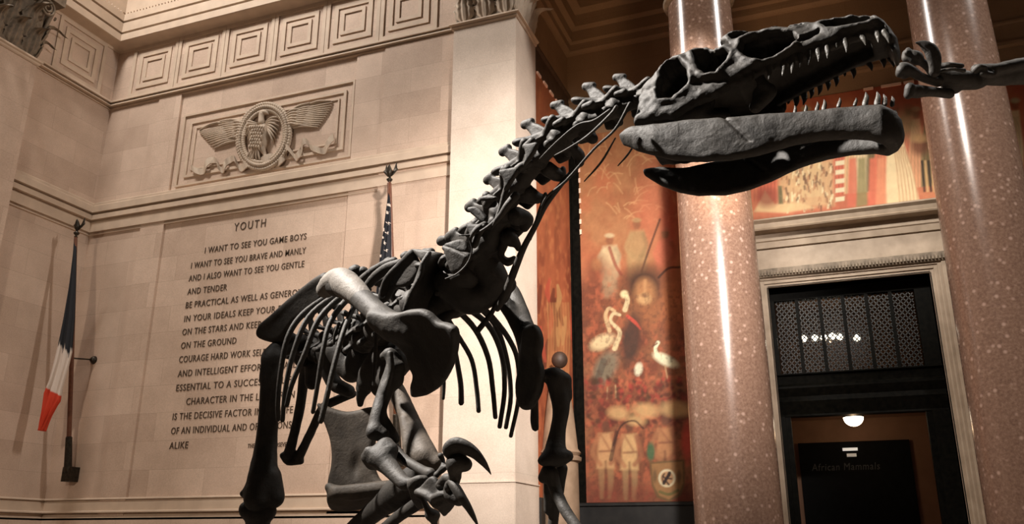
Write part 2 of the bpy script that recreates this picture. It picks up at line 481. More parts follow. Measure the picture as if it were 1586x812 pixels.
capital(c1, [(A([PX0, PY0 + .04, 0]), A([1., 0, 0]), A([0, -1., 0]), PX1 - PX0), (A([PX1 - .04, PY0, 0]), A([0, 1., 0]), A([1., 0, 0]), PY1 - PY0)], zcap + .12, hcap, CARVED)
c2 = thing('capital', 'dark leaf and scroll capital in the top left corner', 'capital', (XL, (YL0 + YL1) / 2, zcap2 + .14), kind='thing')
mb = MB(); mb.box(XC + .002, XL - .04, YL0 + .04, YL1 - .04, zcap2 + .14, zcap2 + .14 + hcap); mb.build('bell', STONE_DARK, c2)
mb = MB(); mb.box(XC + .002, XL + .3, YL0 - .2, YL1 + .2, zcap2 + .14 + hcap, zcap2 + .4 + hcap); mb.build('abacus', STONE_DARK, c2)
capital(c2, [(A([XL - .04, YL0, 0]), A([0, 1., 0]), A([1., 0, 0]), YL1 - YL0), (A([XC, YL1 - .04, 0]), A([1., 0, 0]), A([0, 1., 0]), .34)], zcap2 + .14, hcap, STONE_DARK)

# ---- porch behind the columns: side wall, back wall, crown, ceiling
XS = PX1 - 0.06
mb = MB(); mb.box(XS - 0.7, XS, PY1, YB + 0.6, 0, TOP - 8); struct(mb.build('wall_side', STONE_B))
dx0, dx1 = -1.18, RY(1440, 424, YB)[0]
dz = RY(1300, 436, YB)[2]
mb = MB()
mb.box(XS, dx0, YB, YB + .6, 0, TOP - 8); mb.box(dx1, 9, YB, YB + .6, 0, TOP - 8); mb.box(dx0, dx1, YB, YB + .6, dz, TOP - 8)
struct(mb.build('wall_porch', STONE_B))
zk = RY(884.6, 87.5, YB)[2]
mb = MB()
mb.sweep([((XS, PY1), (1, 0)), ((XS, YB), (1, -1)), ((9, YB), (0, -1))],
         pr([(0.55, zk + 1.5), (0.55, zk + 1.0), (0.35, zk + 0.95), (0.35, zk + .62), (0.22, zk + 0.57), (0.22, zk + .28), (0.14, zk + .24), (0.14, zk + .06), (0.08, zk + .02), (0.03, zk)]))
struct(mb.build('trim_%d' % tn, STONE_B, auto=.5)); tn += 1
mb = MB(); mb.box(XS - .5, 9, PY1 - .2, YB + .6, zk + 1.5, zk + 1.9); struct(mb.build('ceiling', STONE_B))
# thin bands on the porch back wall above the mural
zm_top = RY(1370, 134, YB)[2]
for py, d, hh in ((105, .09, .10), (71, .05, .07)):
    z = RY(1370, py, YB)[2]
    mb = MB(); mb.sweep([((XS, YB), (0, -1)), ((9, YB), (0, -1))], pr([(0.02, z + hh), (d, z + hh - .02), (d, z), (0.02, z - .03)]))
    struct(mb.build('trim_%d' % tn, STONE_B)); tn += 1
# dark strip on the side wall over its mural
z_st = RX(829.7, 76.8, XS)[2]; z_mt = RX(831, 116, XS)[2]
mb = MB(); mb.sweep([((XS, PY1), (1, 0)), ((XS, YB - .0), (1, 0))], pr([(0.03, z_st + .06), (0.09, z_st + .04), (0.09, z_st), (0.03, z_st - .03), (0.03, z_mt)]))
struct(mb.build('trim_%d' % tn, noise_mat('brown_trim', [(0.3, (0.05, 0.026, 0.013, 1)), (0.7, (0.085, 0.045, 0.024, 1))], 5, 5, .6))); tn += 1

# ---- columns
CX = [(-1.80, 15.25), (2.605, 15.25)]
def column(x, y, label):
    r = thing('column', label, 'column', (x, y, 0), kind='thing')
    prof = []
    for i in range(25):
        t = i / 24; z = 0.75 + t * (12.0 - .75)
        rr = 0.725 - 0.105 * t ** 1.7
        prof.append((rr, z))
    mb = MB(); mb.lathe((x, y, 0), prof, 96); mb.build('shaft', GRANITE, r, auto=.5)
    zr = RY(1031, 9, 15.25)[2]
    mb = MB(); mb.lathe((x, y, 12.0), [(.6, 0), (.63, 0.0), (.70, .05), (.72, .11), (.70, .17), (.65, .2), (.65, .25), (.6, .26)], 64); mb.build('ring', STONE_DARK, r, auto=.5)
    mb = MB(); mb.lathe((x, y, 12.26), [(.6, 0), (.62, .6), (.78, 1.2), (.95, 1.5)], 48); mb.box(x - .95, x + .95, y - .95, y + .95, 13.7, 13.95); mb.build('capital', STONE_DARK, r, auto=.5)
    mb = MB(); mb.box(x - 1.0, x + 1.0, y - 1.0, y + 1.0, 0, .3); mb.lathe((x, y, .3), [(.95, 0), (1.0, .08), (.95, .17), (.85, .2), (.84, .27), (.88, .33), (.86, .4), (.74, .45)], 64); mb.build('base', STONE_T, r, auto=.5)
    return r
column(*CX[0], 'polished speckled red granite column directly behind the dinosaur skull')
column(*CX[1], 'polished speckled red granite column right of the dark doorway')
mb = MB(); mb.box(PX1 + .3, 9, PY0 + .1, PY1 - .1, 13.97, 16); struct(mb.build('lintel_porch', STONE))
# ------------------------------------------------------------------ doorway
door = bpy.data.objects.new('door_1', None); COL.objects.link(door); door.location = ((dx0 + dx1) / 2, YB, 0); door['kind'] = 'structure'
fw = (RY(1462.1, 402, YB)[0] - dx1)
mb = MB()
for k in range(4):
    a, b2 = fw * k / 4, fw * (k + 1) / 4; d = 0.05 + 0.035 * k
    mb.box(dx0 - b2, dx0 - a + .004, YB - d, YB + .02, 0, dz + b2)
    mb.box(dx1 + a - .004, dx1 + b2, YB - d, YB + .02, 0, dz + b2)
    mb.box(dx0 - a, dx1 + a, YB - d, YB + .02, dz + a - .004, dz + b2)
mb.box(dx0 - .02, dx0, YB - .05, YB + .6, 0, dz); mb.box(dx1, dx1 + .02, YB - .05, YB + .6, 0, dz); mb.box(dx0, dx1, YB - .05, YB + .6, dz, dz + .02)
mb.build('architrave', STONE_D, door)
zz = lambda y: RY(1452, y, YB - .15)[2]
z_b0, z_b1, z_f1, z_c1, z_c2, z_c3 = zz(404), zz(391), zz(358), zz(345), zz(331), zz(318)
mb = MB(); mb.box(dx0 - fw - .1, dx1 + fw + .1, YB - .14, YB, z_b1, z_f1); mb.build('frieze', STONE_D, door)
mb = MB(); mb.sweep([((dx0 - fw - .15, YB), D2), ((dx1 + fw + .15, YB), D2)], pr([(.16, z_b1 + .02), (.22, z_b1), (.22, (z_b0 + z_b1) / 2), (.18, z_b0), (.02, z_b0 - .02)]))
x = dx0 - fw - .12
while x < dx1 + fw + .12:
    mb.box(x, x + .035, YB - .245, YB - .2, z_b0 + .03, z_b1 - .03); x += .065
mb.build('bead_band', STONE_DARK, door)
mb = MB(); mb.sweep([((dx0 - fw - .5, YB), D2), ((dx1 + fw + .5, YB), D2)],
   pr([(.56, z_c3 + .02), (.58, z_c3 - .02), (.50, z_c3 - .07), (.48, z_c2 + .03), (.50, z_c2), (.48, z_c2 - .03), (.22, z_c2 - .04), (.22, z_c1), (.19, z_c1 - .02), (.17, z_f1 + .03), (.02, z_f1)]))
mb.build('cornice', STONE_D, door)

# bronze transom and frame
YT = YB + .42
tz0, tz1 = RY(1320, 574, YT)[2], RY(1320, 458, YT)[2]
tx0, tx1 = RY(1204, 520, YT)[0], RY(1424, 510, YT)[0]
mb = MB()
mb.box(dx0, tx0, YT - .08, YT + .08, 0, dz); mb.box(tx1, dx1, YT - .08, YT + .08, 0, dz); mb.box(tx0, tx1, YT - .08, YT + .08, tz1, dz)
zl = [RY(1310, y, YT)[2] for y in (578, 592, 598, 612, 620, 643)]
mb.sweep([((dx0, YT), D2), ((dx1, YT), D2)], pr([(.10, tz0), (.2, tz0 - .02), (.2, zl[0]), (.14, zl[0] - .03), (.12, zl[1]), (.2, zl[2] + .02), (.2, zl[2] - .02), (.13, zl[3]), (.18, zl[4]), (.16, zl[4] - .06), (.10, zl[5] + .04), (.12, zl[5])]))
ix0, ix1 = RY(1226, 660, YT)[0], RY(1437, 660, YT)[0] 
for a, b2, d in ((dx0, ix0 - .10, .10), (ix0 - .10, ix0, .05), (ix1, ix1 + .10, .05), (ix1 + .10, dx1, .10)):
    mb.box(a, b2, YT - d - .05, YT + .1, 0, zl[5])
mb.build('bronze_frame', BRONZE, door)
npan = 6; pw = (tx1 - tx0) / npan
LAT = noise_mat('lattice_bronze', [(0.3, (0.003, 0.003, 0.0022, 1)), (0.7, (0.008, 0.007, 0.005, 1))], 12, 4, 0.5, 0, None, .01, .2)
mb = MB()
for k in range(1, npan): mb.box(tx0 + pw * k - .035, tx0 + pw * k + .035, YT - .07, YT + .05, tz0, tz1)
mb.build('mullion', BRONZE, door)
for k in range(npan):
    x0, x1 = tx0 + pw * k + .03, tx0 + pw * (k + 1) - .03
    mb = MB(); s = 0.105
    def bar(xa, za, xb, zb_):
        n = np.array([zb_ - za, -(xb - xa)]); n = n / np.linalg.norm(n) * .010
        v = [(xa + n[0], y, za + n[1]) for y in (YT - .015, YT + .01)] + [(xb + n[0], y, zb_ + n[1]) for y in (YT - .015, YT + .01)] + \
            [(xa - n[0], y, za - n[1]) for y in (YT - .015, YT + .01)] + [(xb - n[0], y, zb_ - n[1]) for y in (YT - .015, YT + .01)]
        mb.add(v, [(0, 2, 3, 1), (4, 5, 7, 6), (0, 4, 6, 2), (1, 3, 7, 5), (0, 1, 5, 4), (2, 6, 7, 3)])
    for sgn in (1, -1):
        c = -4.0
        while c < 8:
            # line z = tz0 + sgn*(x-x0)*1.15 + c
            pts = []
            for xx in np.linspace(x0, x1, 2): pts.append((xx, tz0 + sgn * (xx - x0) * 1.15 + c))
            (xa, za), (xb, zb_) = pts
            # clip in z
            def cl(xa, za, xb, zb_):
                if (za < tz0 and zb_ < tz0) or (za > tz1 and zb_ > tz1): return None
                p = [[xa, za], [xb, zb_]]
                for i in (0, 1):
                    for lim, lo in ((tz0, True), (tz1, False)):
                        if (p[i][1] < lim) == lo and p[i][1] != lim:
                            j = 1 - i; t = (lim - p[j][1]) / (p[i][1] - p[j][1]); p[i] = [p[j][0] + t * (p[i][0] - p[j][0]), lim]
                return p
            q = cl(xa, za, xb, zb_)
            if q and abs(q[0][0] - q[1][0]) > .02: bar(*q[0], *q[1])
            c += s * 1.15
    mb.build('lattice', LAT, door)
GLASS, gnt, gb = new_mat('old_glass', (0.5, 0.48, 0.42, 1), 0.15); gb.inputs['Transmission Weight'].default_value = 1.0; gb.inputs['IOR'].default_value = 1.1
mb = MB(); mb.box(tx0, tx1, YT + .02, YT + .03, tz0, tz1); mb.build('transom_glass', GLASS, door)

# passage behind the door
YP = 22.0
BROWN = noise_mat('passage_wall', [(0.3, (0.14, 0.065, 0.03, 1)), (0.7, (0.19, 0.09, 0.045, 1))], 2, 6, 0.7)
zpc = RY(1322, 636, 20.6)[2]
mb = MB(); mb.box(dx0 - .3, dx0 - .1, YB + .6, YP, 0, 7); mb.box(dx1 + .1, dx1 + .3, YB + .6, YP, 0, 7); mb.box(dx0 - .3, dx1 + .3, YP, YP + .2, 0, 7)
struct(mb.build('wall_passage', BROWN))
mb = MB(); mb.box(dx0 - .1, dx1 + .1, YB + .55, YP, zpc, zpc + .1); mb.box(dx0 - .1, dx1 + .1, YB + .6, YP, 7, 7.1); struct(mb.build('ceiling_passage', BROWN))
def emit(name, col, s):
    m, nt, b = new_mat(name, (0.8, 0.8, 0.8, 1)); b.inputs['Emission Color'].default_value = col; b.inputs['Emission Strength'].default_value = s; return m
GLOW = emit('lamp_glass', (1.0, 0.83, 0.6, 1), 6.0)
gp = RY(1322, 650, 20.6)
gl = thing('ceiling_lamp', 'glowing half bowl ceiling lamp inside the dark doorway', 'lamp', (gp[0], gp[1], zpc))
rg = abs(RY(1338, 650, 20.6)[0] - gp[0])
mb = MB(); mb.lathe((gp[0], gp[1], gp[2] + .05), [(rg * math.cos(a), rg * .95 * math.sin(a)) for a in np.linspace(-math.pi / 2 + .02, 0, 10)] + [(rg * .9, .01)], 32); mb.build('bowl', GLOW, gl, smooth=True)
mb = MB(); mb.lathe((gp[0], gp[1], 0), [(.02, gp[2] + .05), (.02, zpc), (.1, zpc - .001)], 12); mb.lathe((gp[0], gp[1], gp[2] + .045), [(rg * 1.03, 0), (rg * 1.05, .03), (rg * .9, .05)], 32); mb.build('stem', BRONZE, gl)
l = lamp('POINT', 'ceiling_lamp_light', (gp[0], gp[1], gp[2] - rg - .05), (0, 0, 0), 7, AMBER, 0.02)
# bulbs seen through the transom
BULB = emit('bulb_glass', (1.0, 0.93, 0.8, 1), 14.0)
for i, (px, py) in enumerate(((1245, 525), (1262, 524), (1276, 523), (1289, 521), (1300, 522), (1327, 523))):
    p = RY(px, py, 20.4)
    b2 = thing('bulb', '%s glowing white bulb from the left behind the transom lattice' % ('first', 'second', 'third', 'fourth', 'fifth', 'sixth')[i], 'bulb', tuple(p), 'bulbs behind the transom')
    mb = MB(); mb.lathe(tuple(p), [(.002, -.075), (.045, -.06), (.07, -.01), (.066, .025), (.04, .05), (.022, .07)], 14); mb.build('globe', BULB, b2, smooth=True)
    mb = MB(); mb.lathe(tuple(p), [(.022, .055), (.022, .1), (.004, .1), (.004, 7.0 - p[2])], 10); mb.build('holder', BRONZE, b2)
lamp('POINT', 'bulb_light', tuple(RY(1285, 530, 20.4)), (0, 0, 0), 2.5, AMBER, .015)
# black board in the passage
bx0, bz1 = RY(1236, 690, YP - .1)[0], RY(1320, 684, YP - .1)[2]; bx1 = RY(1409, 690, YP - .1)[0]
sg = thing('exhibit_board', 'large black board with faint lettering inside the doorway', 'board', ((bx0 + bx1) / 2, YP - .1, 0))
MATTE = noise_mat('black_board', [(0.3, (0.002, 0.002, 0.002, 1)), (0.7, (0.004, 0.004, 0.004, 1))], 6, 4, 0.8)
MATTE.node_tree.nodes['Principled BSDF'].inputs['Specular IOR Level'].default_value = .1
mb = MB(); mb.box(bx0, bx1, YP - .1, YP - .01, 0, bz1); mb.build('board_panel', MATTE, sg)
p0, p1 = RY(1305, 697, YP - .12), RY(1328, 694, YP - .12)
pl = thing('light_fitting', 'small pale light fitting on the black board', 'light', tuple((p0 + p1) / 2))
mb = MB(); mb.box(p0[0], p1[0], YP - .2, YP - .105, p1[2] - .06, p1[2] + .0); mb.build('strip', emit('strip', (1, .95, .85, 1), .35), pl)
mb = MB(); mb.box(p0[0] + .08, p1[0] - .04, YP - .18, YP - .105, p1[2] - .2, p1[2] - .13); mb.build('plate', emit('strip_dim', (1, .95, .85, 1), .08), pl)

# ------------------------------------------------------------------ lettering
def text_mesh(body, name, mat, parent, x0, zc, h, y, width=None, italic=0.0, space=1.12, bold=0.0, depth=.012):
    cu = bpy.data.curves.new('tmp', 'FONT'); cu.body = body; cu.size = 1.0; cu.space_character = space; cu.extrude = 0.02; cu.offset = bold; cu.shear = italic
    cu.resolution_u = 3
    o = bpy.data.objects.new('tmp', cu); COL.objects.link(o)
    dg = bpy.context.evaluated_depsgraph_get(); dg.update()
    me = bpy.data.meshes.new_from_object(o.evaluated_get(dg))
    bpy.data.objects.remove(o, do_unlink=True)
    v = np.array([p.co[:] for p in me.vertices])
    cap = 0.73; mn, mxx = v[:, 0].min(), v[:, 0].max()
    s = h / cap
    sx = s if width is None else width / (mxx - mn)
    out = np.c_[x0 + (v[:, 0] - mn) * sx, y - (v[:, 2] + .02) * depth / .04, zc - h / 2 + v[:, 1] * s]
    f = [tuple(p.vertices) for p in me.polygons]
    bpy.data.meshes.remove(me)
    return mesh_obj(name, out, f, mat, parent)

ins = thing('wall_inscription', 'dark carved wall inscription under the heading YOUTH, left of the skeleton', 'inscription', tuple(RY(330, 690, YW)))
yt = YW + .03
h9 = RY(317, 383.2, yt)[2] - RY(317, 392.8, yt)[2]
LINES = [("I WANT TO SEE YOU GAME BOYS", 317.8, 388, 475), ("I WANT TO SEE YOU BRAVE AND MANLY", 296.6, 411.6, 474),
         ("AND I ALSO WANT TO SEE YOU GENTLE", 293, 431.5, 471.4), ("AND TENDER", 291, 452, 352), ("BE PRACTICAL AS WELL AS GENEROUS", 288.3, 472.8, None),
         ("IN YOUR IDEALS KEEP YOUR EYES", 286, 494, None), ("ON THE STARS AND KEEP YOUR FEET", 283, 514.5, None), ("ON THE GROUND", 281, 535.5, 366.5),
         ("COURAGE HARD WORK SELF MASTERY", 278, 557, None), ("AND INTELLIGENT EFFORT ARE ALL", 276, 579, None), ("ESSENTIAL TO A SUCCESSFUL LIFE", 273.5, 601, None),
         ("CHARACTER IN THE LONG RUN", 289, 622, 456.6), ("IS THE DECISIVE FACTOR IN THE LIFE", 268, 645.5, 454), ("OF AN INDIVIDUAL AND OF NATIONS", 265.6, 667.6, 451.7), ("ALIKE", 263, 690.3, 291.7)]
t0 = RY(363, 352, yt); t1 = RY(412, 345, yt)
text_mesh("YOUTH", 'lettering', LETTER, ins, t0[0], t0[2], h9 * 1.33, yt, t1[0] - t0[0], space=1.3)
wpc = []
for body, a, y, b2 in LINES:
    p = RY(a, y, yt)
    w = None
    if b2 is not None:
        # end point on the same height
        w = 0
        for yy in np.linspace(y - 40, y + 10, 400):
            q = RY(b2, yy, yt)
            if abs(q[2] - p[2]) < .004: w = q[0] - p[0]
        wpc.append(w / len(body))
    else: w = np.mean(wpc) * len(body)
    text_mesh(body, 'lettering', LETTER, ins, p[0], p[2], h9, yt, w, bold=0.004)
p = RY(384, 691, yt); q = RY(451, 688, yt)
text_mesh("THEODORE ROOSEVELT", 'lettering', LETTER, ins, p[0], p[2], h9 * .62, yt, q[0] - p[0])
FAINT = noise_mat('faint_lettering', [(0.3, (0.03, 0.03, 0.03, 1)), (0.7, (0.05, 0.05, 0.05, 1))], 9, 4, .8)
p = RY(1257, 724, YP - .1); q = RY(1362, 717, YP - .1)
text_mesh("African Mammals", 'lettering', FAINT, sg, p[0], p[2], .17, YP - .1, q[0] - p[0], italic=.15)

# ------------------------------------------------------------------ relief with wreath
rl = [RY(286, 179, YW), RY(551, 120, YW), RY(268, 291, YW)]
rx0, rx1, rz0, rz1 = rl[0][0], rl[1][0], rl[2][2], rl[0][2]
rel = thing('stone_relief', 'framed stone relief of a winged wreath with ribbons above the inscription', 'relief', ((rx0 + rx1) / 2, YW, rz0))
yr = YW + .03
mb = MB()
def fr(a, b2, d0, d1):
    """rectangular frame between insets a and b2"""
    mb.box(rx0 + a, rx1 - a, d1, d0, rz1 - b2, rz1 - a); mb.box(rx0 + a, rx1 - a, d1, d0, rz0 + a, rz0 + b2)
    mb.box(rx0 + a, rx0 + b2, d1, d0, rz0 + b2, rz1 - b2); mb.box(rx1 - b2, rx1 - a, d1, d0, rz0 + b2, rz1 - b2)
fr(0, .05, yr + .02, yr - .045); fr(.22, .29, yr + .02, yr - .035); fr(.40, .44, yr + .02, yr - .03)
mb.build('relief_frame', STONE_T, rel)
rp = lambda px, py, o=0.0: RY(px, py, yr) + np.array([0, -o, 0])
SCL = 4.9 / 264     # metres per photo pixel on this wall, roughly
def flat_tube(mb, pts, rad, out=.02, flat=.45, seg=10):
    P = [rp(x, y, out) for x, y in pts]
    mb.tube(P, [r * SCL for r in rad], seg, 1.0, (0, -1, 0))
cw = (412, 211)
# wreath of overlapping leaves
for i in range(60):
    pass
mb = MB()
for i in range(72):
    a = 2 * math.pi * i / 72
    for sidex in (-1, 0, 1):
        rr = 1 + .09 * sidex
        c = (cw[0] + 39 * rr * math.cos(a) * .93, cw[1] - 45 * rr * math.sin(a) + 3 - .17 * 39 * math.cos(a))
        a2 = a + .17; cc = (cw[0] + 39 * (rr + .06 * sidex) * math.cos(a2) * .93, cw[1] - 45 * (rr + .06 * sidex) * math.sin(a2) + 3 - .17 * 39 * math.cos(a2))
        P = [rp(*c, .03 + .02 * (sidex == 0)), rp((c[0] + cc[0]) / 2, (c[1] + cc[1]) / 2, .085 + .03 * (sidex == 0)), rp(*cc, .06)]
        mb.tube(P, [1.2 * SCL, 3.3 * SCL, .4 * SCL], 6, 1, (0, -1, 0), 2)
mb.build('wreath', CARVED, rel, smooth=True)
# wings: rows of feathers
def wing(root, feathers):
    mb = MB()
    for (x0, y0), (x1, y1), r, o in feathers:
        mx_, my_ = (x0 + x1) / 2, (y0 + y1) / 2 - 1.5
        mb.tube([rp(x0, y0, o), rp(mx_, my_, o + .02), rp(x1, y1, o)], [r * SCL * .7, r * SCL, r * SCL * .6], 8, .6, (0, -1, 0), 4)
    return mb.build('wing', CARVED, root, smooth=True)
L = []
for i in range(11):
    t = i / 10; L.append(((376 - 2 * t, 196 + 22 * t), (311 + 22 * t ** 1.5, 205 + 26 * t - 8 * math.sin(t * 3.1) * .4), 2.4, .03))
for i in range(9):
    t = i / 8; L.append(((380, 193 + 20 * t), (340 + 12 * t, 192 + 26 * t), 2.6, .055))
for i in range(6):
    t = i / 5; L.append(((384, 194 + 18 * t), (362 + 4 * t, 192 + 24 * t), 3.0, .08))
L.append(((312, 203), (345, 190), 2.2, .05)); L.append(((345, 190), (382, 190), 3, .07))
wing(rel, L)
Rr = []
for i in range(12):
    t = i / 11; Rr.append(((452 - 1 * t, 180 + 20 * t), (515 - 22 * t ** 1.3, 160 + 38 * t ** .9), 2.4, .03))
for i in range(9):
    t = i / 8; Rr.append(((450, 178 + 20 * t), (489 - 12 * t, 166 + 30 * t), 2.6, .055))
for i in range(6):
    t = i / 5; Rr.append(((447, 179 + 17 * t), (468 - 4 * t, 172 + 24 * t), 3.0, .08))
Rr.append(((452, 176), (482, 162), 3, .07)); Rr.append(((480, 163), (514, 158), 2.2, .05))
wing(rel, Rr)
# bird inside the wreath: body, feathered breast and legs, turned head, spread inner wings
mb = MB()
flat_tube(mb, [(409, 190), (409, 200), (408, 214), (404, 228), (399, 240)], [4, 8, 11, 11, 6], .02)
flat_tube(mb, [(409, 194), (409, 184), (411, 178), (416, 177), (420, 180)], [4.5, 4, 4.2, 3, .8], .10)
for r in range(7):
    for k in range(-3, 4):
        x, y = 407 - r * .7 + k * 3.6 + (1.8 if r % 2 else 0), 200 + r * 5 + abs(k) * .4
        if abs(k) > 3 - r * .15: continue
        mb.tube([rp(x, y, .20), rp(x, y + 3, .235), rp(x - .3, y + 7, .19)], [1.0 * SCL, 2.0 * SCL, .4 * SCL], 6, .7, (0, -1, 0), 2)
for k in range(-2, 3): mb.tube([rp(401 + k * 2, 234, .12), rp(398 + k * 4, 243, .12), rp(396 + k * 5.5, 252, .09)], [1.6 * SCL, 2.2 * SCL, 1.4 * SCL], 6, .7, (0, -1, 0), 3)
for sx in (-1, 1): flat_tube(mb, [(404 + 6 * sx, 232), (405 + 9 * sx, 242), (405 + 11 * sx, 249)], [4, 2.4, 2], .10)
for sx in (-1, 1):
    for k in range(7):
        t = k / 6
        x0, y0 = 408 + sx * (7 + 3 * t), 192 + 12 * t - sx * 1.5; x1, y1 = 408 + sx * (30 - 12 * t), 188 + 38 * t - sx * 4
        mb.tube([rp(x0, y0, .06), rp((x0 + x1) / 2, (y0 + y1) / 2 - 2, .10), rp(x1, y1, .05)], [2 * SCL, 2.6 * SCL, 1.2 * SCL], 7, .6, (0, -1, 0), 3)
mb.build('bird', CARVED, rel, smooth=True)
def ribbon(pts, w):
    mb = MB(); P, _ = spline([np.append(rp(x, y, .02), 0)[:3] for x, y in pts], [1] * len(pts), 6)
    n = len(P); v = []; f = []
    T = np.gradient(P, axis=0)
    for i in range(n):
        o = .05 + .045 * math.sin(i * .55)
        for dz_, do in ((-w, 0), (-w, .03), (w, .03), (w, 0)):
            v.append(P[i] + np.array([0, -o - do, dz_]) + np.array([dz_ * -.3, 0, 0]))
    for i in range(n - 1):
        for k in range(4):
            k2 = (k + 1) % 4; f.append((i * 4 + k, i * 4 + k2, i * 4 + 4 + k2, i * 4 + 4 + k))
    f.append((0, 1, 2, 3)); f.append(tuple(range((n - 1) * 4, n * 4))[::-1])
    mb.add(v, f); mb.build('ribbon', CARVED, rel, smooth=False)
ribbon([(300, 262), (312, 268), (322, 262), (330, 250), (340, 252), (344, 264), (352, 262), (357, 250), (368, 249), (374, 262), (388, 258)], .085)
ribbon([(520, 215), (508, 232), (498, 236), (484, 230), (478, 222), (470, 228), (468, 242), (460, 246), (450, 232), (444, 240), (440, 252), (428, 256)], .085)
ribbon([(380, 254), (394, 256), (410, 253), (428, 246), (440, 250)], .11)

# ------------------------------------------------------------------ flags
def eagle_finial(p, root, s):
    mb = MB(); e = lambda x, y, z: np.array(p) + s * np.array([x, y, z])
    mb.lathe(tuple(p), [(.03 * s, 0), (.07 * s, .02 * s), (.03 * s, .07 * s), (.09 * s, .13 * s), (.11 * s, .18 * s), (.05 * s, .24 * s), (.03 * s, .3 * s)], 16)
    mb.tube([e(0, 0, .26), e(0, -.02, .42), e(-.0, -.05, .58), e(.02, -.1, .68)], [.04 * s, .10 * s, .075 * s, .03 * s], 12, 1)
    for sg_ in (-1, 1):
        for k in range(4):
            mb.tube([e(.05 * sg_, .02, .42 - .03 * k), e(.15 * sg_ + .03 * sg_ * k, .06, .50 + .02 * k), e(.20 * sg_ + .01 * k * sg_, .08, .80 - .09 * k)], [.05 * s, .06 * s, .02 * s], 8, .5)
    mb.build('finial', GILT, root, smooth=True)

xb = RY(118, 716, YW)[0]
pole_b = np.array([xb, YW - .22, RY(116, 716, YW - .22)[2]])
pole_t = RX(117.5, 368, xb)
fp = thing('flagpole', 'wooden flagpole in a wall bracket by the stone corner, left of the inscription', 'flagpole', (xb, YW, pole_b[2] - .2))
mb = MB(); mb.tube([pole_b, pole_b * .5 + pole_t * .5, pole_t], [.052, .05, .036], 16, 1, (1, 0, 0), 1); mb.build('pole', WOOD, fp, smooth=True)
eagle_finial(pole_t, fp, .62)
br_ = RY(145.5, 558, YW); pm = RX(112, 555, xb)
mb = MB(); mb.tube([pm, np.array([br_[0], YW - .05, br_[2]])], [.018, .018], 8, 1, (1, 0, 0), 1)
for k in range(6):
    pass
P0 = np.array([br_[0], YW, br_[2]])
mb.tube([P0 + np.array([0, -.002, 0]), P0 + np.array([0, -.05, 0])], [.10, .075], 16, 1, (0, 0, 1), 1); mb.build('stay_rod', GILT, fp, smooth=True)
def bracket(b, t, root):
    mb = MB(); d = (t - b) / np.linalg.norm(t - b)
    mb.tube([b - d * .12, b + d * .55], [.085, .07], 14, 1, (1, 0, 0), 1)
    mb.tube([b + np.array([0, .3, -.18]), b + np.array([0, .06, -.2]), b - d * .10], [.12, .11, .10], 12, .8, (1, 0, 0), 3)
    mb.box(b[0] - .11, b[0] + .15, b[1] - .02, YW - .002, b[2] - .42, b[2] - .10)
    mb.build('bracket', GILT, root)
bracket(pole_b, pole_t, fp)

def cloth_mat(name, cols, axis_px=None):
    m, nt, b = new_mat(name, rough=.85)
    a = nt.nodes.new('ShaderNodeVertexColor'); a.layer_name = 'paint'
    nt.links.new(a.outputs[0], b.inputs['Base Color']); return m
PAINT = cloth_mat('dyed_cloth', None)
def set_paint(o, cols):
    at = o.data.color_attributes.new('paint', 'FLOAT_COLOR', 'POINT')
    at.data.foreach_set('color', np.asarray(cols, np.float32).reshape(-1))

def hanging_flag(name, label, Y, rows, colf, root=None, seed=1, thick=.10, nu=28, nv=70):
    """rows: [(left px, right px, y left, y right)] from top to bottom, hung in folds"""
    rng = np.random.RandomState(seed)
    rows = np.array(rows, float); tt = np.linspace(0, 1, len(rows))
    v = []; uv = []
    ring = 2 * nu
    for j in range(nv + 1):
        t = j / nv
        xl, xr, yl, yr_ = [np.interp(t, tt, rows[:, k]) for k in range(4)]
        for i in range(ring):
            front = i < nu
            s = i / (nu - 1) if front else 1 - (i - nu) / (nu - 1)
            s = min(1, max(0, s))
            px = xl + (xr - xl) * s; py = yl + (yr_ - yl) * s
            fold = math.sin(s * 17 + 3.0 * t + seed) * .5 + math.sin(s * 31 - 4 * t) * .25
            amp = thick * min(1, .25 + 1.2 * t) * math.sin(math.pi * min(1, max(0, s))) ** .4
            o = (fold * .55 + .5) * amp if front else -(fold * -.35 + .35) * amp
            p = RY(px, py, Y) + np.array([0, -o, 0]); v.append(p); uv.append((s, t, px, py))
    f = []
    for j in range(nv):
        for i in range(ring):
            i2 = (i + 1) % ring
            f.append((j * ring + i, j * ring + i2, (j + 1) * ring + i2, (j + 1) * ring + i))
    f.append(tuple(range(ring))[::-1]); f.append(tuple(range(nv * ring, (nv + 1) * ring)))
    o = mesh_obj(name, np.array(v), f, PAINT, None, True)
    set_paint(o, [colf(*q) for q in uv])
    return o
NAVY = srgb(26, 27, 32); WHT = srgb(215, 200, 188); RED = srgb(205, 62, 34)
def fr_col(s, t, px, py):
    # colour edges run slantwise across the furled cloth
    q = py - (px - 95) * 1.0
    if q < 535 - 8 * math.sin(px * .8): return NAVY
    if py < 602 + (px - 75) * .55: return WHT
    return RED
hf = hanging_flag('flag', None, pole_t[1] + .02, [(115.5, 118, 366, 366), (114, 118, 395, 395), (108, 117.5, 440, 442), (99, 116, 490, 495), (91, 112, 528, 546), (83, 106, 560, 572), (76, 97, 590, 605), (69, 94, 608, 622), (66.5, 86, 640, 634), (65, 76, 658, 650), (65, 67, 668, 668)], fr_col, seed=2, thick=.16)
tag(hf, 'furled blue, white and red flag hanging from the pole at the left', 'flag')
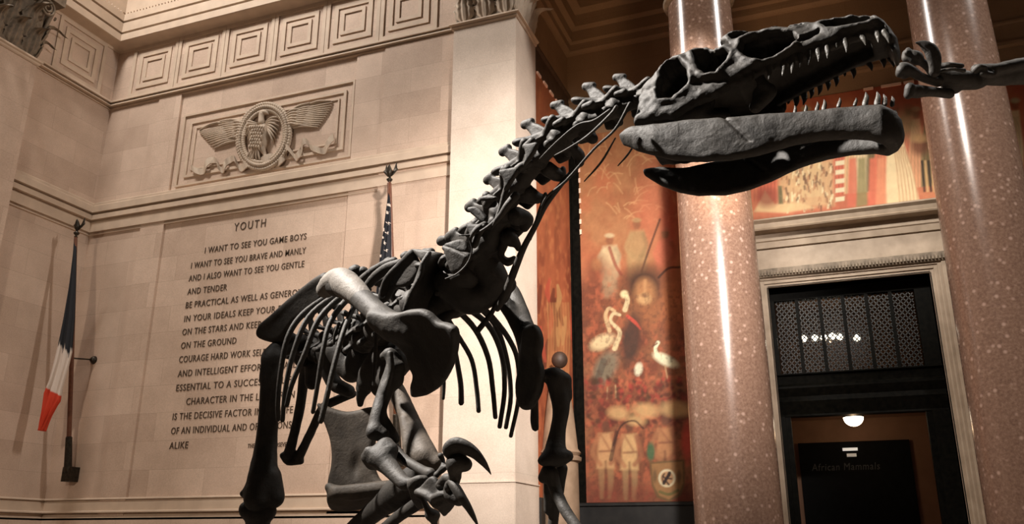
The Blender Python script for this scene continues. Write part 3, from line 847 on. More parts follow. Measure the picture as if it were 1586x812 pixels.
# second flagpole, with the starred flag
yt2 = pole_t[1]
p_t = RY(603, 284, yt2); xb2 = p_t[0]
pole_t2 = p_t; pole_b2 = np.array([xb2, pole_b[1], pole_b[2] - pole_t[2] + p_t[2]])
fp2 = thing('flagpole', 'wooden flagpole with bird finial rising behind the skeleton back', 'flagpole', (xb2, YW, pole_b2[2] - .2))
mb = MB(); mb.tube([pole_b2, pole_b2 * .5 + pole_t2 * .5, pole_t2], [.058, .055, .045], 16, 1, (1, 0, 0), 1); mb.build('pole', WOOD, fp2, smooth=True)
eagle_finial(pole_t2 + np.array([0, 0, -.02]), fp2, .58)
bracket(pole_b2, pole_t2, fp2)
NAVY2 = srgb(24, 26, 34)
STARS = [(603.5, 318), (602, 331), (603, 347), (597, 358), (602, 362.5), (595, 369.5), (598.5, 378), (601, 390), (593, 398), (597, 412), (603, 406), (590, 420)]
def us_col(s, t, px, py):
    for x, y in STARS:
        dx, dy = px - x, py - y
        if abs(dx) < 4 and abs(dy) < 4:
            a = math.atan2(-dy, dx * 1.25) - math.pi / 2 + .25 * math.sin(x); a = (a + math.pi / 5) % (2 * math.pi / 5) - math.pi / 5
            if math.hypot(dx * 1.25, dy) < 3.7 * .42 / (.42 + .58 * min(1, abs(a) / (math.pi / 5)) ** .8): return WHT
    return NAVY2
hf2 = hanging_flag('flag', None, yt2 + .02, [(602, 604, 297, 297), (600.5, 604.5, 312, 312), (598, 605, 335, 335), (595, 605.5, 360, 360), (591, 605.5, 388, 390), (588, 606, 412, 415), (584, 605, 450, 455), (581, 603, 490, 495)], us_col, seed=5, thick=.16, nu=50, nv=420)
tag(hf2, 'furled dark navy flag with white stars hanging behind the skeleton', 'flag')
# ------------------------------------------------------------------ murals
def vnoise(x, y, seed):
    rng = np.random.RandomState(seed); T = rng.rand(256, 256)
    xi = np.floor(x).astype(int); yi = np.floor(y).astype(int); fx = x - xi; fy = y - yi
    fx = fx * fx * (3 - 2 * fx); fy = fy * fy * (3 - 2 * fy)
    g = lambda a, b2: T[a % 256, b2 % 256]
    return (g(xi, yi) * (1 - fx) + g(xi + 1, yi) * fx) * (1 - fy) + (g(xi, yi + 1) * (1 - fx) + g(xi + 1, yi + 1) * fx) * fy
def fbm(x, y, seed, o=5):
    s = 0; a = .5
    for k in range(o): s = s + a * vnoise(x * 2 ** k, y * 2 ** k, seed + k); a *= .5
    return s
def lin(c): return np.array(srgb(*c)[:3])
class Painting:
    def __init__(s, P, px):
        s.P = P; s.px = px; s.c = np.zeros((len(P), 3))
    def mixin(s, m, col): 
        col = lin(col) if not isinstance(col, np.ndarray) else col
        s.c = s.c * (1 - m[:, None]) + col * m[:, None]
    def ell(s, x, y, rx, ry, col, rot=0, soft=.25, op=1):
        c_, s_ = math.cos(math.radians(rot)), math.sin(math.radians(rot))
        dx, dy = s.px[:, 0] - x, s.px[:, 1] - y
        d = np.sqrt(((dx * c_ + dy * s_) / rx) ** 2 + ((-dx * s_ + dy * c_) / ry) ** 2)
        s.mixin(np.clip((1 + soft - d) / (2 * soft), 0, 1) * op, col)
    def stroke(s, pts, w, col, op=1, soft=.8):
        P, r = spline([(a, b2, 0) for a, b2 in pts], w if isinstance(w, (list, tuple)) else [w] * len(pts), 5)
        best = np.full(len(s.px), 1e9)
        for i in range(len(P) - 1):
            a, b2 = P[i, :2], P[i + 1, :2]; ab = b2 - a; L2 = ab @ ab + 1e-9
            t = np.clip(((s.px - a) @ ab) / L2, 0, 1)
            d = np.hypot(*(s.px - a - t[:, None] * ab).T) - (r[i] + (r[i + 1] - r[i]) * t)
            best = np.minimum(best, d)
        s.mixin(np.clip(.5 - best / (2 * soft), 0, 1) * op, col)
    def poly(s, pts, col, op=1, soft=1.0):
        d = poly_sd(s.px[:, 0], s.px[:, 1], np.array(pts, float)); s.mixin(np.clip(.5 - d / (2 * soft), 0, 1) * op, col)
def poly_sd(x, y, V):
    d = np.full(x.shape, 1e9); sg_ = np.ones(x.shape); n = len(V)
    for i in range(n):
        a = V[i]; b2 = V[i - 1]; e = b2 - a; wx = x - a[0]; wy = y - a[1]
        t = np.clip((wx * e[0] + wy * e[1]) / (e @ e + 1e-12), 0, 1)
        d = np.minimum(d, (wx - e[0] * t) ** 2 + (wy - e[1] * t) ** 2)
        c1_ = y >= a[1]; c2_ = y < b2[1]; c3_ = e[0] * wy > e[1] * wx
        sg_ = np.where((c1_ & c2_ & c3_) | (~c1_ & ~c2_ & ~c3_), -sg_, sg_)
    return sg_ * np.sqrt(d)
MURALM, mnt, mbs = new_mat('mural_paint', rough=.6)
_a = mnt.nodes.new('ShaderNodeVertexColor'); _a.layer_name = 'paint'; mnt.links.new(_a.outputs[0], mbs.inputs['Base Color'])
mbs.inputs['Specular IOR Level'].default_value = .2
def mural(name, label, org, U, V_, nu, nv, n_out, painter, loc):
    u, w = np.meshgrid(np.linspace(0, 1, nu), np.linspace(0, 1, nv))
    P = org + u.reshape(-1, 1) * U + w.reshape(-1, 1) * V_ + n_out * .035
    idx = np.arange(nu * nv).reshape(nv, nu)
    f = np.stack([idx[:-1, :-1], idx[:-1, 1:], idx[1:, 1:], idx[1:, :-1]], -1).reshape(-1, 4).tolist()
    # thin edge back to the wall
    per = np.r_[idx[0, :], idx[1:, -1], idx[-1, -2::-1], idx[-2:0, 0]]
    B = P[per] - n_out * .035; nb = len(P); m = len(per)
    for i in range(m): f.append((per[i], nb + i, nb + (i + 1) % m, per[(i + 1) % m]))
    PP = np.vstack([P, B])
    o = mesh_obj(name, PP, f, MURALM)
    s = Painting(PP, PROJ(PP)); painter(s)
    lum = s.c.mean(1, keepdims=True); s.c = (s.c * .88 + lum * .12 + .004) * np.array([.93, 1.08, 1.0])
    set_paint(o, np.c_[np.clip(s.c, 0, 1), np.ones(len(PP))])
    return o
rngm = np.random.RandomState(4)
def paint_left(s):
    x, y = s.px.T
    n1 = fbm(x / 22, y / 26, 11); n2 = fbm(x / 7, y / 9, 21); n3 = fbm(x / 55, y / 70, 31)
    s.c[:] = lin((176, 108, 66))
    s.mixin(np.clip((n1 - .4) * 3, 0, 1) * .75, (158, 84, 48)); s.mixin(np.clip((n3 - .5) * 4, 0, 1) * .6, (196, 96, 58))
    for k in range(60):      # pale fronds
        a = rngm.uniform(905, 1055); b2 = rngm.uniform(225, 345); l = rngm.uniform(12, 34); th = rngm.uniform(-2.6, -.4)
        s.stroke([(a, b2), (a + l * .5 * math.cos(th), b2 + l * .5 * math.sin(th)), (a + l * math.cos(th) + 3, b2 + l * math.sin(th) + 7)], .9, (214, 150, 98), .55)
    s.ell(1010, 320, 26, 60, (205, 92, 60), 10, .5, .55); s.ell(1038, 360, 12, 80, (206, 70, 48), 0, .6, .65)
    # hazy standing figures
    for fx, fy, h, c in ((944, 372, 90, (206, 170, 130)), (986, 348, 110, (176, 130, 84)), (1030, 362, 100, (196, 92, 62))):
        s.ell(fx, fy, 6, 8, (150, 84, 52), 0, .3); s.ell(fx, fy - 7, 7, 3.5, c, 0, .4, .8)
        s.poly([(fx - 10, fy + 10), (fx + 11, fy + 8), (fx + 16, fy + h * .45), (fx + 11, fy + h), (fx - 11, fy + h), (fx - 15, fy + h * .45)], c, .8, 3)
        s.stroke([(fx - 9, fy + 16), (fx - 16, fy + h * .33), (fx - 4, fy + h * .46)], 3.2, c, .7, 2); s.stroke([(fx + 10, fy + 14), (fx + 15, fy + h * .3), (fx + 4, fy + h * .5)], 3.2, tuple(int(q * .85) for q in c), .7, 2)
    s.stroke([(1022, 340), (1004, 390), (994, 420)], 1.6, (70, 38, 26), .8); s.stroke([(944, 384), (953, 410), (962, 425)], 2.5, (150, 60, 40), .8)
    s.ell(925, 415, 16, 18, (118, 52, 32), 0, .5, .7); s.ell(924, 410, 8, 10, (172, 104, 62), 0, .4, .8)
    # dark lower ground
    s.mixin(np.clip((y - 405) / 40, 0, 1) * .8 * np.clip(.35 + n1, 0, 1), (112, 46, 28)); s.mixin(np.clip((n2 - .45) * 5, 0, 1) * np.clip((y - 400) / 50, 0, 1) * .6, (178, 82, 48))
    # big maned beast
    s.ell(1000, 462, 40, 46, (156, 88, 48), 0, .35, .85); s.ell(997, 440, 31, 27, (58, 30, 21), -4, .45, .9); s.ell(999, 452, 16, 20, (176, 110, 64), 0, .35, .9); s.stroke([(999, 436), (999, 454)], 2.6, (198, 134, 84), .7, 2)
    s.ell(998, 463, 10, 8, (206, 150, 98), 0, .4, .8); s.ell(998, 458, 5, 3, (120, 66, 42), 0, .5, .7)
    s.ell(1040, 470, 14, 60, (196, 104, 54), 0, .5, .7); s.stroke([(1020, 430), (1035, 416), (1052, 414)], 1.8, (52, 28, 20), .8)
    # wading birds
    PALE = (214, 178, 136); GR = (122, 102, 84)
    s.ell(933, 530, 20, 11, PALE, -25, .3, .9); s.ell(938, 570, 16, 30, GR, 28, .3, .95); s.stroke([(922, 600), (935, 560)], 5, (96, 80, 68), .9)
    s.stroke([(952, 540), (960, 515), (946, 498), (950, 486), (960, 488)], [4, 3.2, 2.6, 2.6, 2.2], PALE, .95); s.stroke([(944, 512), (938, 490), (943, 478), (952, 482)], [3.4, 2.8, 2.8, 2.2], (206, 160, 116), .95)
    s.stroke([(968, 480), (972, 465), (968, 456)], [4, 3.5, 4], PALE, .95); s.ell(967, 456, 6, 6, (222, 188, 142), 0, .3)
    s.stroke([(941, 600), (940, 618)], 1, (190, 140, 100)); s.stroke([(953, 590), (954, 616)], 1, (190, 140, 100))
    s.ell(978, 525, 14, 42, (66, 44, 36), 8, .35, .95); s.stroke([(972, 490), (984, 500), (992, 510)], [2.4, 2.6, 1], (206, 62, 40), .95); s.ell(989, 572, 6, 10, (226, 204, 178), 10, .3)
    s.ell(1031, 558, 20, 8, (232, 212, 180), 26, .3, .98); s.stroke([(1018, 552), (1015, 540), (1019, 531)], [3.4, 2.6, 3], (232, 212, 180), .98); s.stroke([(1018, 532), (1010, 537)], 1, (120, 60, 40)); s.stroke([(1030, 566), (1034, 588)], .9, (200, 150, 110))
    # foliage
    for k in range(240):
        a, b2 = rngm.uniform(908, 1075), rngm.uniform(585, 660)
        s.ell(a, b2, rngm.uniform(2, 6), rngm.uniform(2, 5), [(168, 48, 32), (122, 34, 24), (90, 34, 22), (186, 92, 56), (70, 44, 26)][rngm.randint(5)], rngm.uniform(0, 90), .5, .8)
    s.mixin(np.clip((n3 - .42) * 4, 0, 1) * np.clip((y - 470) / 60, 0, 1) * .45, (96, 44, 30)); s.mixin(np.clip((fbm(x / 4, y / 5, 91) - .5) * 6, 0, 1) * np.clip((y - 420) / 40, 0, 1) * .4, (84, 44, 32))
    # lower figures
    for fx, fy, hh, c in ((938, 660, 110, (200, 140, 92)), (975, 662, 110, (206, 152, 100)), (1030, 652, 95, (178, 112, 70))):
        s.ell(fx, fy, 6, 8, (104, 56, 38), 0, .3, .9)
        lg = tuple(int(q * .78) for q in c)
        for k in (-1, 1): s.stroke([(fx + 6 * k, fy + hh * .5), (fx + 7 * k + 1, fy + hh * .75), (fx + 6 * k, fy + hh)], [6, 4.5, 3], lg, .75, 2)
        s.poly([(fx - 11, fy + 12), (fx + 11, fy + 10), (fx + 12, fy + hh * .38), (fx + 14, fy + hh * .60), (fx - 14, fy + hh * .60), (fx - 12, fy + hh * .36)], c, .85, 2.5)
        s.stroke([(fx - 9, fy + hh * .36), (fx + 10, fy + hh * .35)], 1.6, (120, 60, 40), .7, 1.5); s.stroke([(fx - 7, fy + 14), (fx + 6, fy + hh * .33)], 1.4, (140, 74, 48), .6, 1.5)
        s.stroke([(fx - 10, fy + 14), (fx - 20, fy + 40), (fx - 8, fy + 60)], 3.6, (164, 98, 62), .8, 2); s.stroke([(fx + 10, fy + 14), (fx + 18, fy + 42), (fx + 8, fy + 58)], 3.6, (150, 84, 54), .8, 2)
        s.stroke([(fx, fy + hh * .5), (fx + 1, fy + hh)], 1.5, (96, 50, 34), .7, 2)
    for a, b2, rx, ry in ((958, 640, 16, 10), (1000, 636, 20, 11), (1046, 634, 22, 12), (985, 652, 14, 8)): s.ell(a, b2, rx, ry, (206, 152, 98), 5, .4, .75)
    s.stroke([(950, 690), (962, 660), (982, 652), (996, 664)], 1.4, (60, 30, 22), .8); s.stroke([(946, 712), (955, 670)], 3.0, (62, 30, 22), .7)
    s.ell(1008, 700, 6, 14, (42, 92, 62), 0, .3, .85); s.ell(1064, 685, 8, 28, (206, 56, 40), 0, .4, .8)
    s.mixin(np.clip((y - 735) / 30, 0, 1) * .7 * np.clip(n2 * 1.5, 0, 1), (120, 44, 30))
    s.poly([(1006, 716), (1060, 712), (1061, 750), (1054, 768), (1036, 778), (1018, 771), (1009, 752)], (104, 74, 40), .9, 1.5)
    s.poly([(1009, 719), (1057, 715), (1058, 749), (1051, 765), (1036, 774), (1021, 768), (1012, 751)], (150, 98, 56), .9, 1)
    s.ell(1033, 741, 13, 13.5, (214, 190, 160), 0, .12); s.ell(1033, 741, 10.5, 11, (176, 122, 84), 0, .15)
    s.stroke([(1028, 749), (1032, 742), (1036, 736)], 2.4, (48, 26, 20)); s.stroke([(1036, 736), (1037, 733)], 2.6, (48, 26, 20)); s.stroke([(1031, 742), (1027, 738)], 1.2, (48, 26, 20)); s.stroke([(1034, 741), (1040, 742)], 1.2, (48, 26, 20)); s.stroke([(1031, 745), (1036, 751)], 1.3, (48, 26, 20)); s.stroke([(1027, 748), (1026, 739), (1029, 734)], .9, (48, 26, 20))
    s.stroke([(1022, 762), (1036, 766), (1050, 760)], 2.2, (92, 84, 40), .8)
    for k in (1, -1): s.ell(1033 + 19 * k, 738, 3.2, 9, (96, 66, 42), 0, .4, .7)
    s.c *= (0.9 + .25 * (n2 - .5) + .18 * (fbm(x / 2.2, y / 2.2, 77, 2) - .4))[:, None]
def paint_door(s):
    x, y = s.px.T
    n1 = fbm(x / 26, y / 20, 41); n2 = fbm(x / 7, y / 8, 51)
    s.c[:] = lin((196, 92, 58)); s.mixin(np.clip((n1 - .4) * 3, 0, 1) * .7, (214, 122, 78)); s.mixin(np.clip((170 - y) / 40, 0, 1) * .8, (160, 58, 38))
    for k in range(26):
        fx = 1150 + k * 17 + rngm.uniform(-5, 5); fy = 195 + rngm.uniform(-14, 22) - (fx - 1170) * .10; hh = 312 - fy - (fx - 1170) * .09
        c = [(226, 168, 118), (214, 92, 62), (232, 190, 146), (206, 130, 84), (222, 108, 72), (120, 98, 60), (228, 150, 104)][rngm.randint(7)]
        c2 = tuple(int(q * .8) for q in c)
        s.poly([(fx - 6, fy + 10), (fx + 6, fy + 9), (fx + 13, fy + hh * .6), (fx + 12, fy + hh), (fx - 12, fy + hh + 2), (fx - 12, fy + hh * .6)], c, .85, 1.5)
        for q in (-7, -2, 3, 8): s.stroke([(fx + q * .5, fy + 20), (fx + q, fy + hh * .6), (fx + q * 1.2, fy + hh)], .9, c2, .7)
        s.ell(fx, fy, 6, 8, (152, 78, 50), 0, .3); s.ell(fx, fy - 6, 7, 4, c2, 0, .4)
    # striped stone pile and pale rug at the left, green and white robes
    s.poly([(1205, 326), (1206, 262), (1290, 246), (1292, 318)], (214, 160, 112), .85, 4)
    for k in range(150):
        a, b2 = rngm.uniform(1206, 1290), rngm.uniform(252, 324); l = rngm.uniform(3, 9)
        s.stroke([(a, b2), (a + rngm.uniform(-2, 2), b2 + l)], rngm.uniform(.8, 1.8), [(238, 200, 156), (140, 84, 56), (186, 118, 78), (110, 66, 46)][rngm.randint(4)], .75)
    for k in range(5): s.poly([(1294, 306 - k * 14), (1308, 304 - k * 14), (1308, 311 - k * 14), (1294, 313 - k * 14)], (238, 206, 168), .9, 1)
    s.poly([(1168, 328), (1185, 296), (1200, 316), (1240, 314), (1262, 322), (1215, 330)], (222, 170, 120), .9, 2); s.ell(1188, 306, 18, 14, (150, 62, 42), 0, .4, .8); s.poly([(1205, 288), (1211, 288), (1213, 316), (1206, 316)], (104, 92, 58), .85, 1)
    s.poly([(1374, 225), (1398, 215), (1412, 262), (1424, 312), (1398, 322), (1370, 322)], (236, 196, 150), .9, 2)
    for q in range(6): s.stroke([(1385 + q * 3, 228), (1390 + q * 5, 270), (1394 + q * 5.5, 314)], 1, (204, 138, 96), .8)
    for fx, c in ((1320, (216, 92, 62)), (1334, (146, 122, 74)), (1352, (222, 96, 64)), (1364, (228, 128, 86))): s.poly([(fx - 5, 246), (fx + 6, 244), (fx + 10, 318), (fx - 8, 322)], c, .85, 2)
    s.ell(1425, 226, 14, 14, (126, 62, 38), 0, .4, .8); s.ell(1424, 214, 13, 7, (214, 150, 96), 0, .4, .8)
    for q in range(4): s.stroke([(1428 + q * 5, 250), (1430 + q * 5, 275), (1432 + q * 5, 296)], 1.8, [(52, 34, 28), (216, 156, 100)][q % 2], .9)
    s.ell(1404, 192, 16, 22, (126, 106, 64), 0, .5, .7)
    s.mixin(np.clip((y - (334 - (x - 1170) * .1)) / 8, 0, 1), (168, 84, 52))
    s.c *= (0.95 + .22 * (n2 - .5))[:, None]
def paint_side(s):
    x, y = s.px.T
    n1 = fbm(x / 9, y / 40, 61); n2 = fbm(x / 4, y / 12, 71)
    s.c[:] = lin((186, 88, 48)); s.mixin(np.clip((n1 - .42) * 4, 0, 1) * .8, (140, 56, 32)); s.mixin(np.clip((n2 - .5) * 4, 0, 1) * .6, (206, 118, 66)); s.mixin(np.clip((430 - y) / 160, 0, 1) * np.clip(n1, 0, 1), (170, 92, 52))
    for k in range(16):
        a, b2 = rngm.uniform(836, 890), rngm.uniform(430, 560)
        s.stroke([(a, b2), (a + rngm.uniform(-4, 4), b2 + 20), (a + rngm.uniform(-6, 6), b2 + 42)], [2, 4, 2], [(206, 72, 46), (216, 150, 90), (120, 50, 32)][rngm.randint(3)], .8)
    for k in range(9): s.stroke([(848 + k * 4, 470), (850 + k * 4, 520), (848 + k * 4, 580)], 1.6, (214, 136, 78), .55)
    s.c *= (0.9 + .3 * (n2 - .5))[:, None]
mz0 = RY(906, 779, YB)[2]; mx0 = RY(905, 600, YB)[0]
m1 = mural('mural', None, np.array([mx0, YB, mz0]), np.array([-1.7 - mx0, 0, 0]), np.array([0, 0, zm_top - mz0]), 170, 480, np.array([0, -1.0, 0]), paint_left, None)
tag(m1, 'tall orange painted mural with wading birds and figures, left of the granite columns', 'mural')
m2 = mural('mural', None, np.array([-1.7, YB, z_c3 - .1]), np.array([7.2, 0, 0]), np.array([0, 0, zm_top - z_c3 + .1]), 330, 180, np.array([0, -1.0, 0]), paint_door, None)
tag(m2, 'bright orange painted mural with robed figures over the doorway', 'mural')
zs0 = RX(850, 640, XS)[2]
m3 = mural('mural', None, np.array([XS, PY1, mz0]), np.array([0, YB - .12 - PY1, 0]), np.array([0, 0, z_mt - mz0 + .02]), 90, 420, np.array([1.0, 0, 0]), paint_side, None)
tag(m3, 'narrow red and orange mural on the side wall next to the pale pilaster', 'mural')
mb = MB(); mb.box(XS + .01, mx0, YB - .10, YB, 0, zm_top + .1); mb.box(XS + .0, XS + .08, YB - .14, YB, 0, zm_top + .1)
struct(mb.build('trim_%d' % tn, BRONZE)); tn += 1
mb = MB(); mb.box(XS, dx0 - fw - .2, YB - .25, YB, 0, mz0 - .01); mb.sweep([((XS, YB), D2), ((dx0 - fw - .2, YB), D2)], pr([(.25, mz0 - .01), (.3, mz0 - .03), (.3, mz0 - .08), (.25, mz0 - .1)]))
struct(mb.build('baseboard_porch', BLACKBASE)); 
mb = MB(); mb.box(XS - .01, XS + .12, PY1, YB - .26, 0, mz0 - .01); struct(mb.build('baseboard_side', BLACKBASE))
GAP_TAB, _, _ = new_mat('light_gap_white', srgb(245, 205, 180), .5)  # pale tabs standing for bright light gaps along the mural edges
def clip(root, p, d, n):  # one pale tab imitating a gap of light
    mb = MB(); lo = p - np.abs(d); hi = p + np.abs(d)
    mb.box(lo[0], hi[0], lo[1], hi[1], lo[2], hi[2]); mb.build('clip', GAP_TAB, root)
for k in range(7):
    t = k / 6; clip(m1, np.array([mx0 + .02, YB - .06, RY(900, 265 + 16 * k, YB)[2]]), np.array([.025, .02, .06]), 0)
for px in (1344, 1372, 1388, 1408): clip(m2, np.array([RY(px, 134, YB)[0], YB - .05, zm_top - .02]), np.array([.10, .02, .03]), 0)
for k in range(5): clip(m3, np.array([XS + .05, PY1 + .25 + .45 * k, z_mt - .0]), np.array([.02, .12, .03]), 0)
# stone pedestal in the side bay
yq = 16.3
c = RY(868, 740, yq); r_ = abs(RY(898, 740, yq)[0] - c[0])
zq = [RY(868, y, yq)[2] for y in (715, 700, 640, 585, 572, 548)]
pd = thing('stone_pedestal', 'tan stone post with ringed moulding and dark round top behind the foreleg', 'pedestal', (c[0], yq, 0))
mb = MB(); mb.lathe((c[0], yq, 0), [(r_ * 1.1, 0), (r_ * 1.1, .4), (r_ * .95, .45), (r_ * .9, zq[0] - .03), (r_ * 1.05, zq[0]), (r_ * 1.08, zq[0] + .07), (r_ * .95, (zq[0] + zq[1]) / 2), (r_ * 1.06, zq[1] - .03), (r_ * 1.0, zq[1]), (r_ * .9, zq[1] + .05), (r_ * .72, zq[2]), (r_ * .45, zq[3]), (r_ * .2, zq[4])], 40)
mb.build('post', noise_mat('tan_stone', [(0.3, (0.22, 0.145, 0.09, 1)), (0.7, (0.32, 0.22, 0.145, 1))], 5, 6, .7), pd, auto=.7)
mb = MB(); rr = r_ * .42
mb.lathe((c[0] + .02, yq, (zq[4] + zq[5]) / 2 + .03), [(rr * math.cos(a), rr * 1.05 * math.sin(a)) for a in np.linspace(-1.5, 1.5, 12)], 24); mb.build('ball', noise_mat('brown_ball', [(0.3, (0.03, 0.016, 0.01, 1)), (0.7, (0.055, 0.03, 0.018, 1))], 9, 5, .6), pd, smooth=True)
# ------------------------------------------------------------------ bone modelling: smooth blended solids meshed on a grid
def smin(a, b2, k):
    h = np.maximum(k - np.abs(a - b2), 0) / k
    return np.minimum(a, b2) - h * h * k * .25
def smax(a, b2, k): return -smin(-a, -b2, k)

def surf_nets(Fd, org, h):
    n = Fd.shape
    ins = Fd < 0
    c = ins[:-1, :-1, :-1].astype(np.int8)
    for dx, dy, dz_ in [(0, 0, 1), (0, 1, 0), (0, 1, 1), (1, 0, 0), (1, 0, 1), (1, 1, 0), (1, 1, 1)]:
        c = c + ins[dx:n[0] - 1 + dx, dy:n[1] - 1 + dy, dz_:n[2] - 1 + dz_]
    act = (c > 0) & (c < 8)
    I, J, K = np.nonzero(act)
    cor = {}
    for d in [(a, b2, e) for a in (0, 1) for b2 in (0, 1) for e in (0, 1)]:
        cor[d] = Fd[I + d[0], J + d[1], K + d[2]]
    acc = np.zeros((len(I), 3)); cnt = np.zeros(len(I))
    for ax in range(3):
        for d in cor:
            if d[ax] == 0:
                e = list(d); e[ax] = 1; e = tuple(e)
                a, b2 = cor[d], cor[e]
                m = (a < 0) != (b2 < 0)
                t = np.where(m, a / np.where(m, a - b2, 1), 0)
                p = np.tile(np.array(d, float), (len(I), 1)); p[:, ax] += t
                acc += p * m[:, None]; cnt += m
    V = (np.c_[I, J, K] + acc / cnt[:, None]) * h + org
    idx = np.full(act.shape, -1, np.int64); idx[I, J, K] = np.arange(len(I))
    Fs = []
    for ax in range(3):
        sl0 = [slice(1, n[0] - 1), slice(1, n[1] - 1), slice(1, n[2] - 1)]; sl0[ax] = slice(0, n[ax] - 1)
        sl1 = list(sl0); sl1[ax] = slice(1, n[ax])
        a, b2 = ins[tuple(sl0)], ins[tuple(sl1)]
        m = a != b2
        P = np.argwhere(m); off = np.array([s.start for s in sl0]); P = P + off
        u, w = (ax + 1) % 3, (ax + 2) % 3
        def g(du, dw):
            Q = P.copy(); Q[:, u] += du; Q[:, w] += dw; return idx[Q[:, 0], Q[:, 1], Q[:, 2]]
        q = np.stack([g(-1, -1), g(0, -1), g(0, 0), g(-1, 0)], 1)
        fl = a[tuple((P - off).T)]
        q[~fl] = q[~fl][:, ::-1]
        Fs.append(q)
    return V, np.vstack(Fs)

class SDF:
    """union / cut of rounded cones, ellipsoids and slabs, with smooth blending"""
    def __init__(s, h=0.006): s.h = h; s.ops = []; s.noise = 0.0; s.nf = 60.0
    def cone(s, pts, rad, k=.02, sign=1, spl=3):
        P, Rr = spline(pts, rad, spl) if len(pts) > 2 else (np.array(pts, float), np.array(rad, float))
        s.ops.append(('c', P, Rr, k, sign)); return s
    def ell(s, c, ax, r, k=.02, sign=1): s.ops.append(('e', np.array(c, float), np.array(ax, float), np.array(r, float), k, sign)); return s
    def slab(s, pts3, th, k=.02, bend=0.0, sign=1):
        """polygon of 3D points: a bone plate, thick th, dished by bend"""
        P = np.array(pts3, float)
        for _ in range(2):
            Q = np.roll(P, -1, 0); P = np.stack([P * .75 + Q * .25, P * .25 + Q * .75], 1).reshape(-1, 3)
        c = P.mean(0); U, S_, Vt = np.linalg.svd(P - c); e1, e2, n = Vt
        s.ops.append(('p', c, np.array([e1, e2, n]), np.c_[(P - c) @ e1, (P - c) @ e2], th, bend, k, sign)); return s
    def bounds(s):
        lo = np.full(3, 1e9); hi = -lo
        for o in s.ops:
            if o[-1] < 0: continue
            if o[0] == 'c': 
                lo = np.minimum(lo, (o[1] - o[2][:, None]).min(0)); hi = np.maximum(hi, (o[1] + o[2][:, None]).max(0))
            elif o[0] == 'e': r = max(o[3]); lo = np.minimum(lo, o[1] - r); hi = np.maximum(hi, o[1] + r)
            else:
                e = o[2]; q = o[1] + o[3][:, :1] * e[0] + o[3][:, 1:] * e[1]; r = o[4] + abs(o[5]) * .12 + .01
                lo = np.minimum(lo, q.min(0) - r); hi = np.maximum(hi, q.max(0) + r)
        return lo - 3 * s.h - .012, hi + 3 * s.h + .012
    def mesh(s):
        lo, hi = s.bounds(); h = s.h
        n = np.ceil((hi - lo) / h).astype(int) + 1
        Fd = np.full(n, 1.0)
        for o in s.ops:
            k, sign = o[-2], o[-1]
            if o[0] == 'c':
                m = o[2].max() + k + .02; a = o[1].min(0) - m; b2 = o[1].max(0) + m
            elif o[0] == 'e': m = max(o[3]) + k + .02; a = o[1] - m; b2 = o[1] + m
            else: a, b2 = lo, hi
            i0 = np.clip(np.floor((a - lo) / h).astype(int), 0, n); i1 = np.clip(np.ceil((b2 - lo) / h).astype(int) + 1, 0, n)
            if (i1 <= i0).any(): continue
            if o[0] == 'c':
                d = np.full(i1 - i0, 1.0)
                for j in range(len(o[1]) - 1):
                    A_, B_, ra, rb = o[1][j], o[1][j + 1], o[2][j], o[2][j + 1]
                    mm = max(ra, rb) + k + .02
                    j0 = np.clip(np.floor((np.minimum(A_, B_) - mm - lo) / h).astype(int), i0, i1); j1 = np.clip(np.ceil((np.maximum(A_, B_) + mm - lo) / h).astype(int) + 1, i0, i1)
                    if (j1 <= j0).any(): continue
                    X, Y, Z = np.meshgrid(*[lo[q_] + np.arange(j0[q_], j1[q_]) * h for q_ in range(3)], indexing='ij', sparse=True)
                    ba = B_ - A_; L2 = ba @ ba + 1e-12
                    t = np.clip(((X - A_[0]) * ba[0] + (Y - A_[1]) * ba[1] + (Z - A_[2]) * ba[2]) / L2, 0, 1)
                    dj = np.sqrt((X - A_[0] - ba[0] * t) ** 2 + (Y - A_[1] - ba[1] * t) ** 2 + (Z - A_[2] - ba[2] * t) ** 2) - (ra + (rb - ra) * t)
                    S4 = tuple(slice(j0[q_] - i0[q_], j1[q_] - i0[q_]) for q_ in range(3))
                    d[S4] = np.minimum(d[S4], dj)
            else: X, Y, Z = np.meshgrid(*[lo[d] + np.arange(i0[d], i1[d]) * h for d in range(3)], indexing='ij')
            if o[0] == 'c': pass
            elif o[0] == 'e':
                q = [((X - o[1][0]) * o[2][i][0] + (Y - o[1][1]) * o[2][i][1] + (Z - o[1][2]) * o[2][i][2]) / o[3][i] for i in range(3)]
                d = (np.sqrt(q[0] ** 2 + q[1] ** 2 + q[2] ** 2) - 1) * min(o[3])
            else:
                q = [(X - o[1][0]) * o[2][i][0] + (Y - o[1][1]) * o[2][i][1] + (Z - o[1][2]) * o[2][i][2] for i in range(3)]
                d2 = poly_sd(q[0].ravel(), q[1].ravel(), o[3]).reshape(X.shape)
                hh = np.abs(q[2] - o[5] * (q[0] ** 2 + q[1] ** 2)) - o[4]
                r = o[4] * .8; dx, dy = np.maximum(d2 + r, 0), np.maximum(hh + r, 0)
                d = np.sqrt(dx * dx + dy * dy) + np.minimum(np.maximum(d2 + r, hh + r), 0) - r
            S3 = tuple(slice(i0[q_], i1[q_]) for q_ in range(3))
            Fd[S3] = smin(Fd[S3], d, k) if sign > 0 else smax(Fd[S3], -d, k)
        if s.noise:
            X, Y, Z = np.meshgrid(*[lo[d] + np.arange(n[d]) * h for d in range(3)], indexing='ij', sparse=True)
            f = s.nf
            Fd = Fd + s.noise * (np.sin(X * f + 1.3 * np.sin(Y * f * .7)) * np.sin(Y * f * 1.1 + Z * f * .6) * np.sin(Z * f * .9 + 1.7 * np.sin(X * f * .5)))
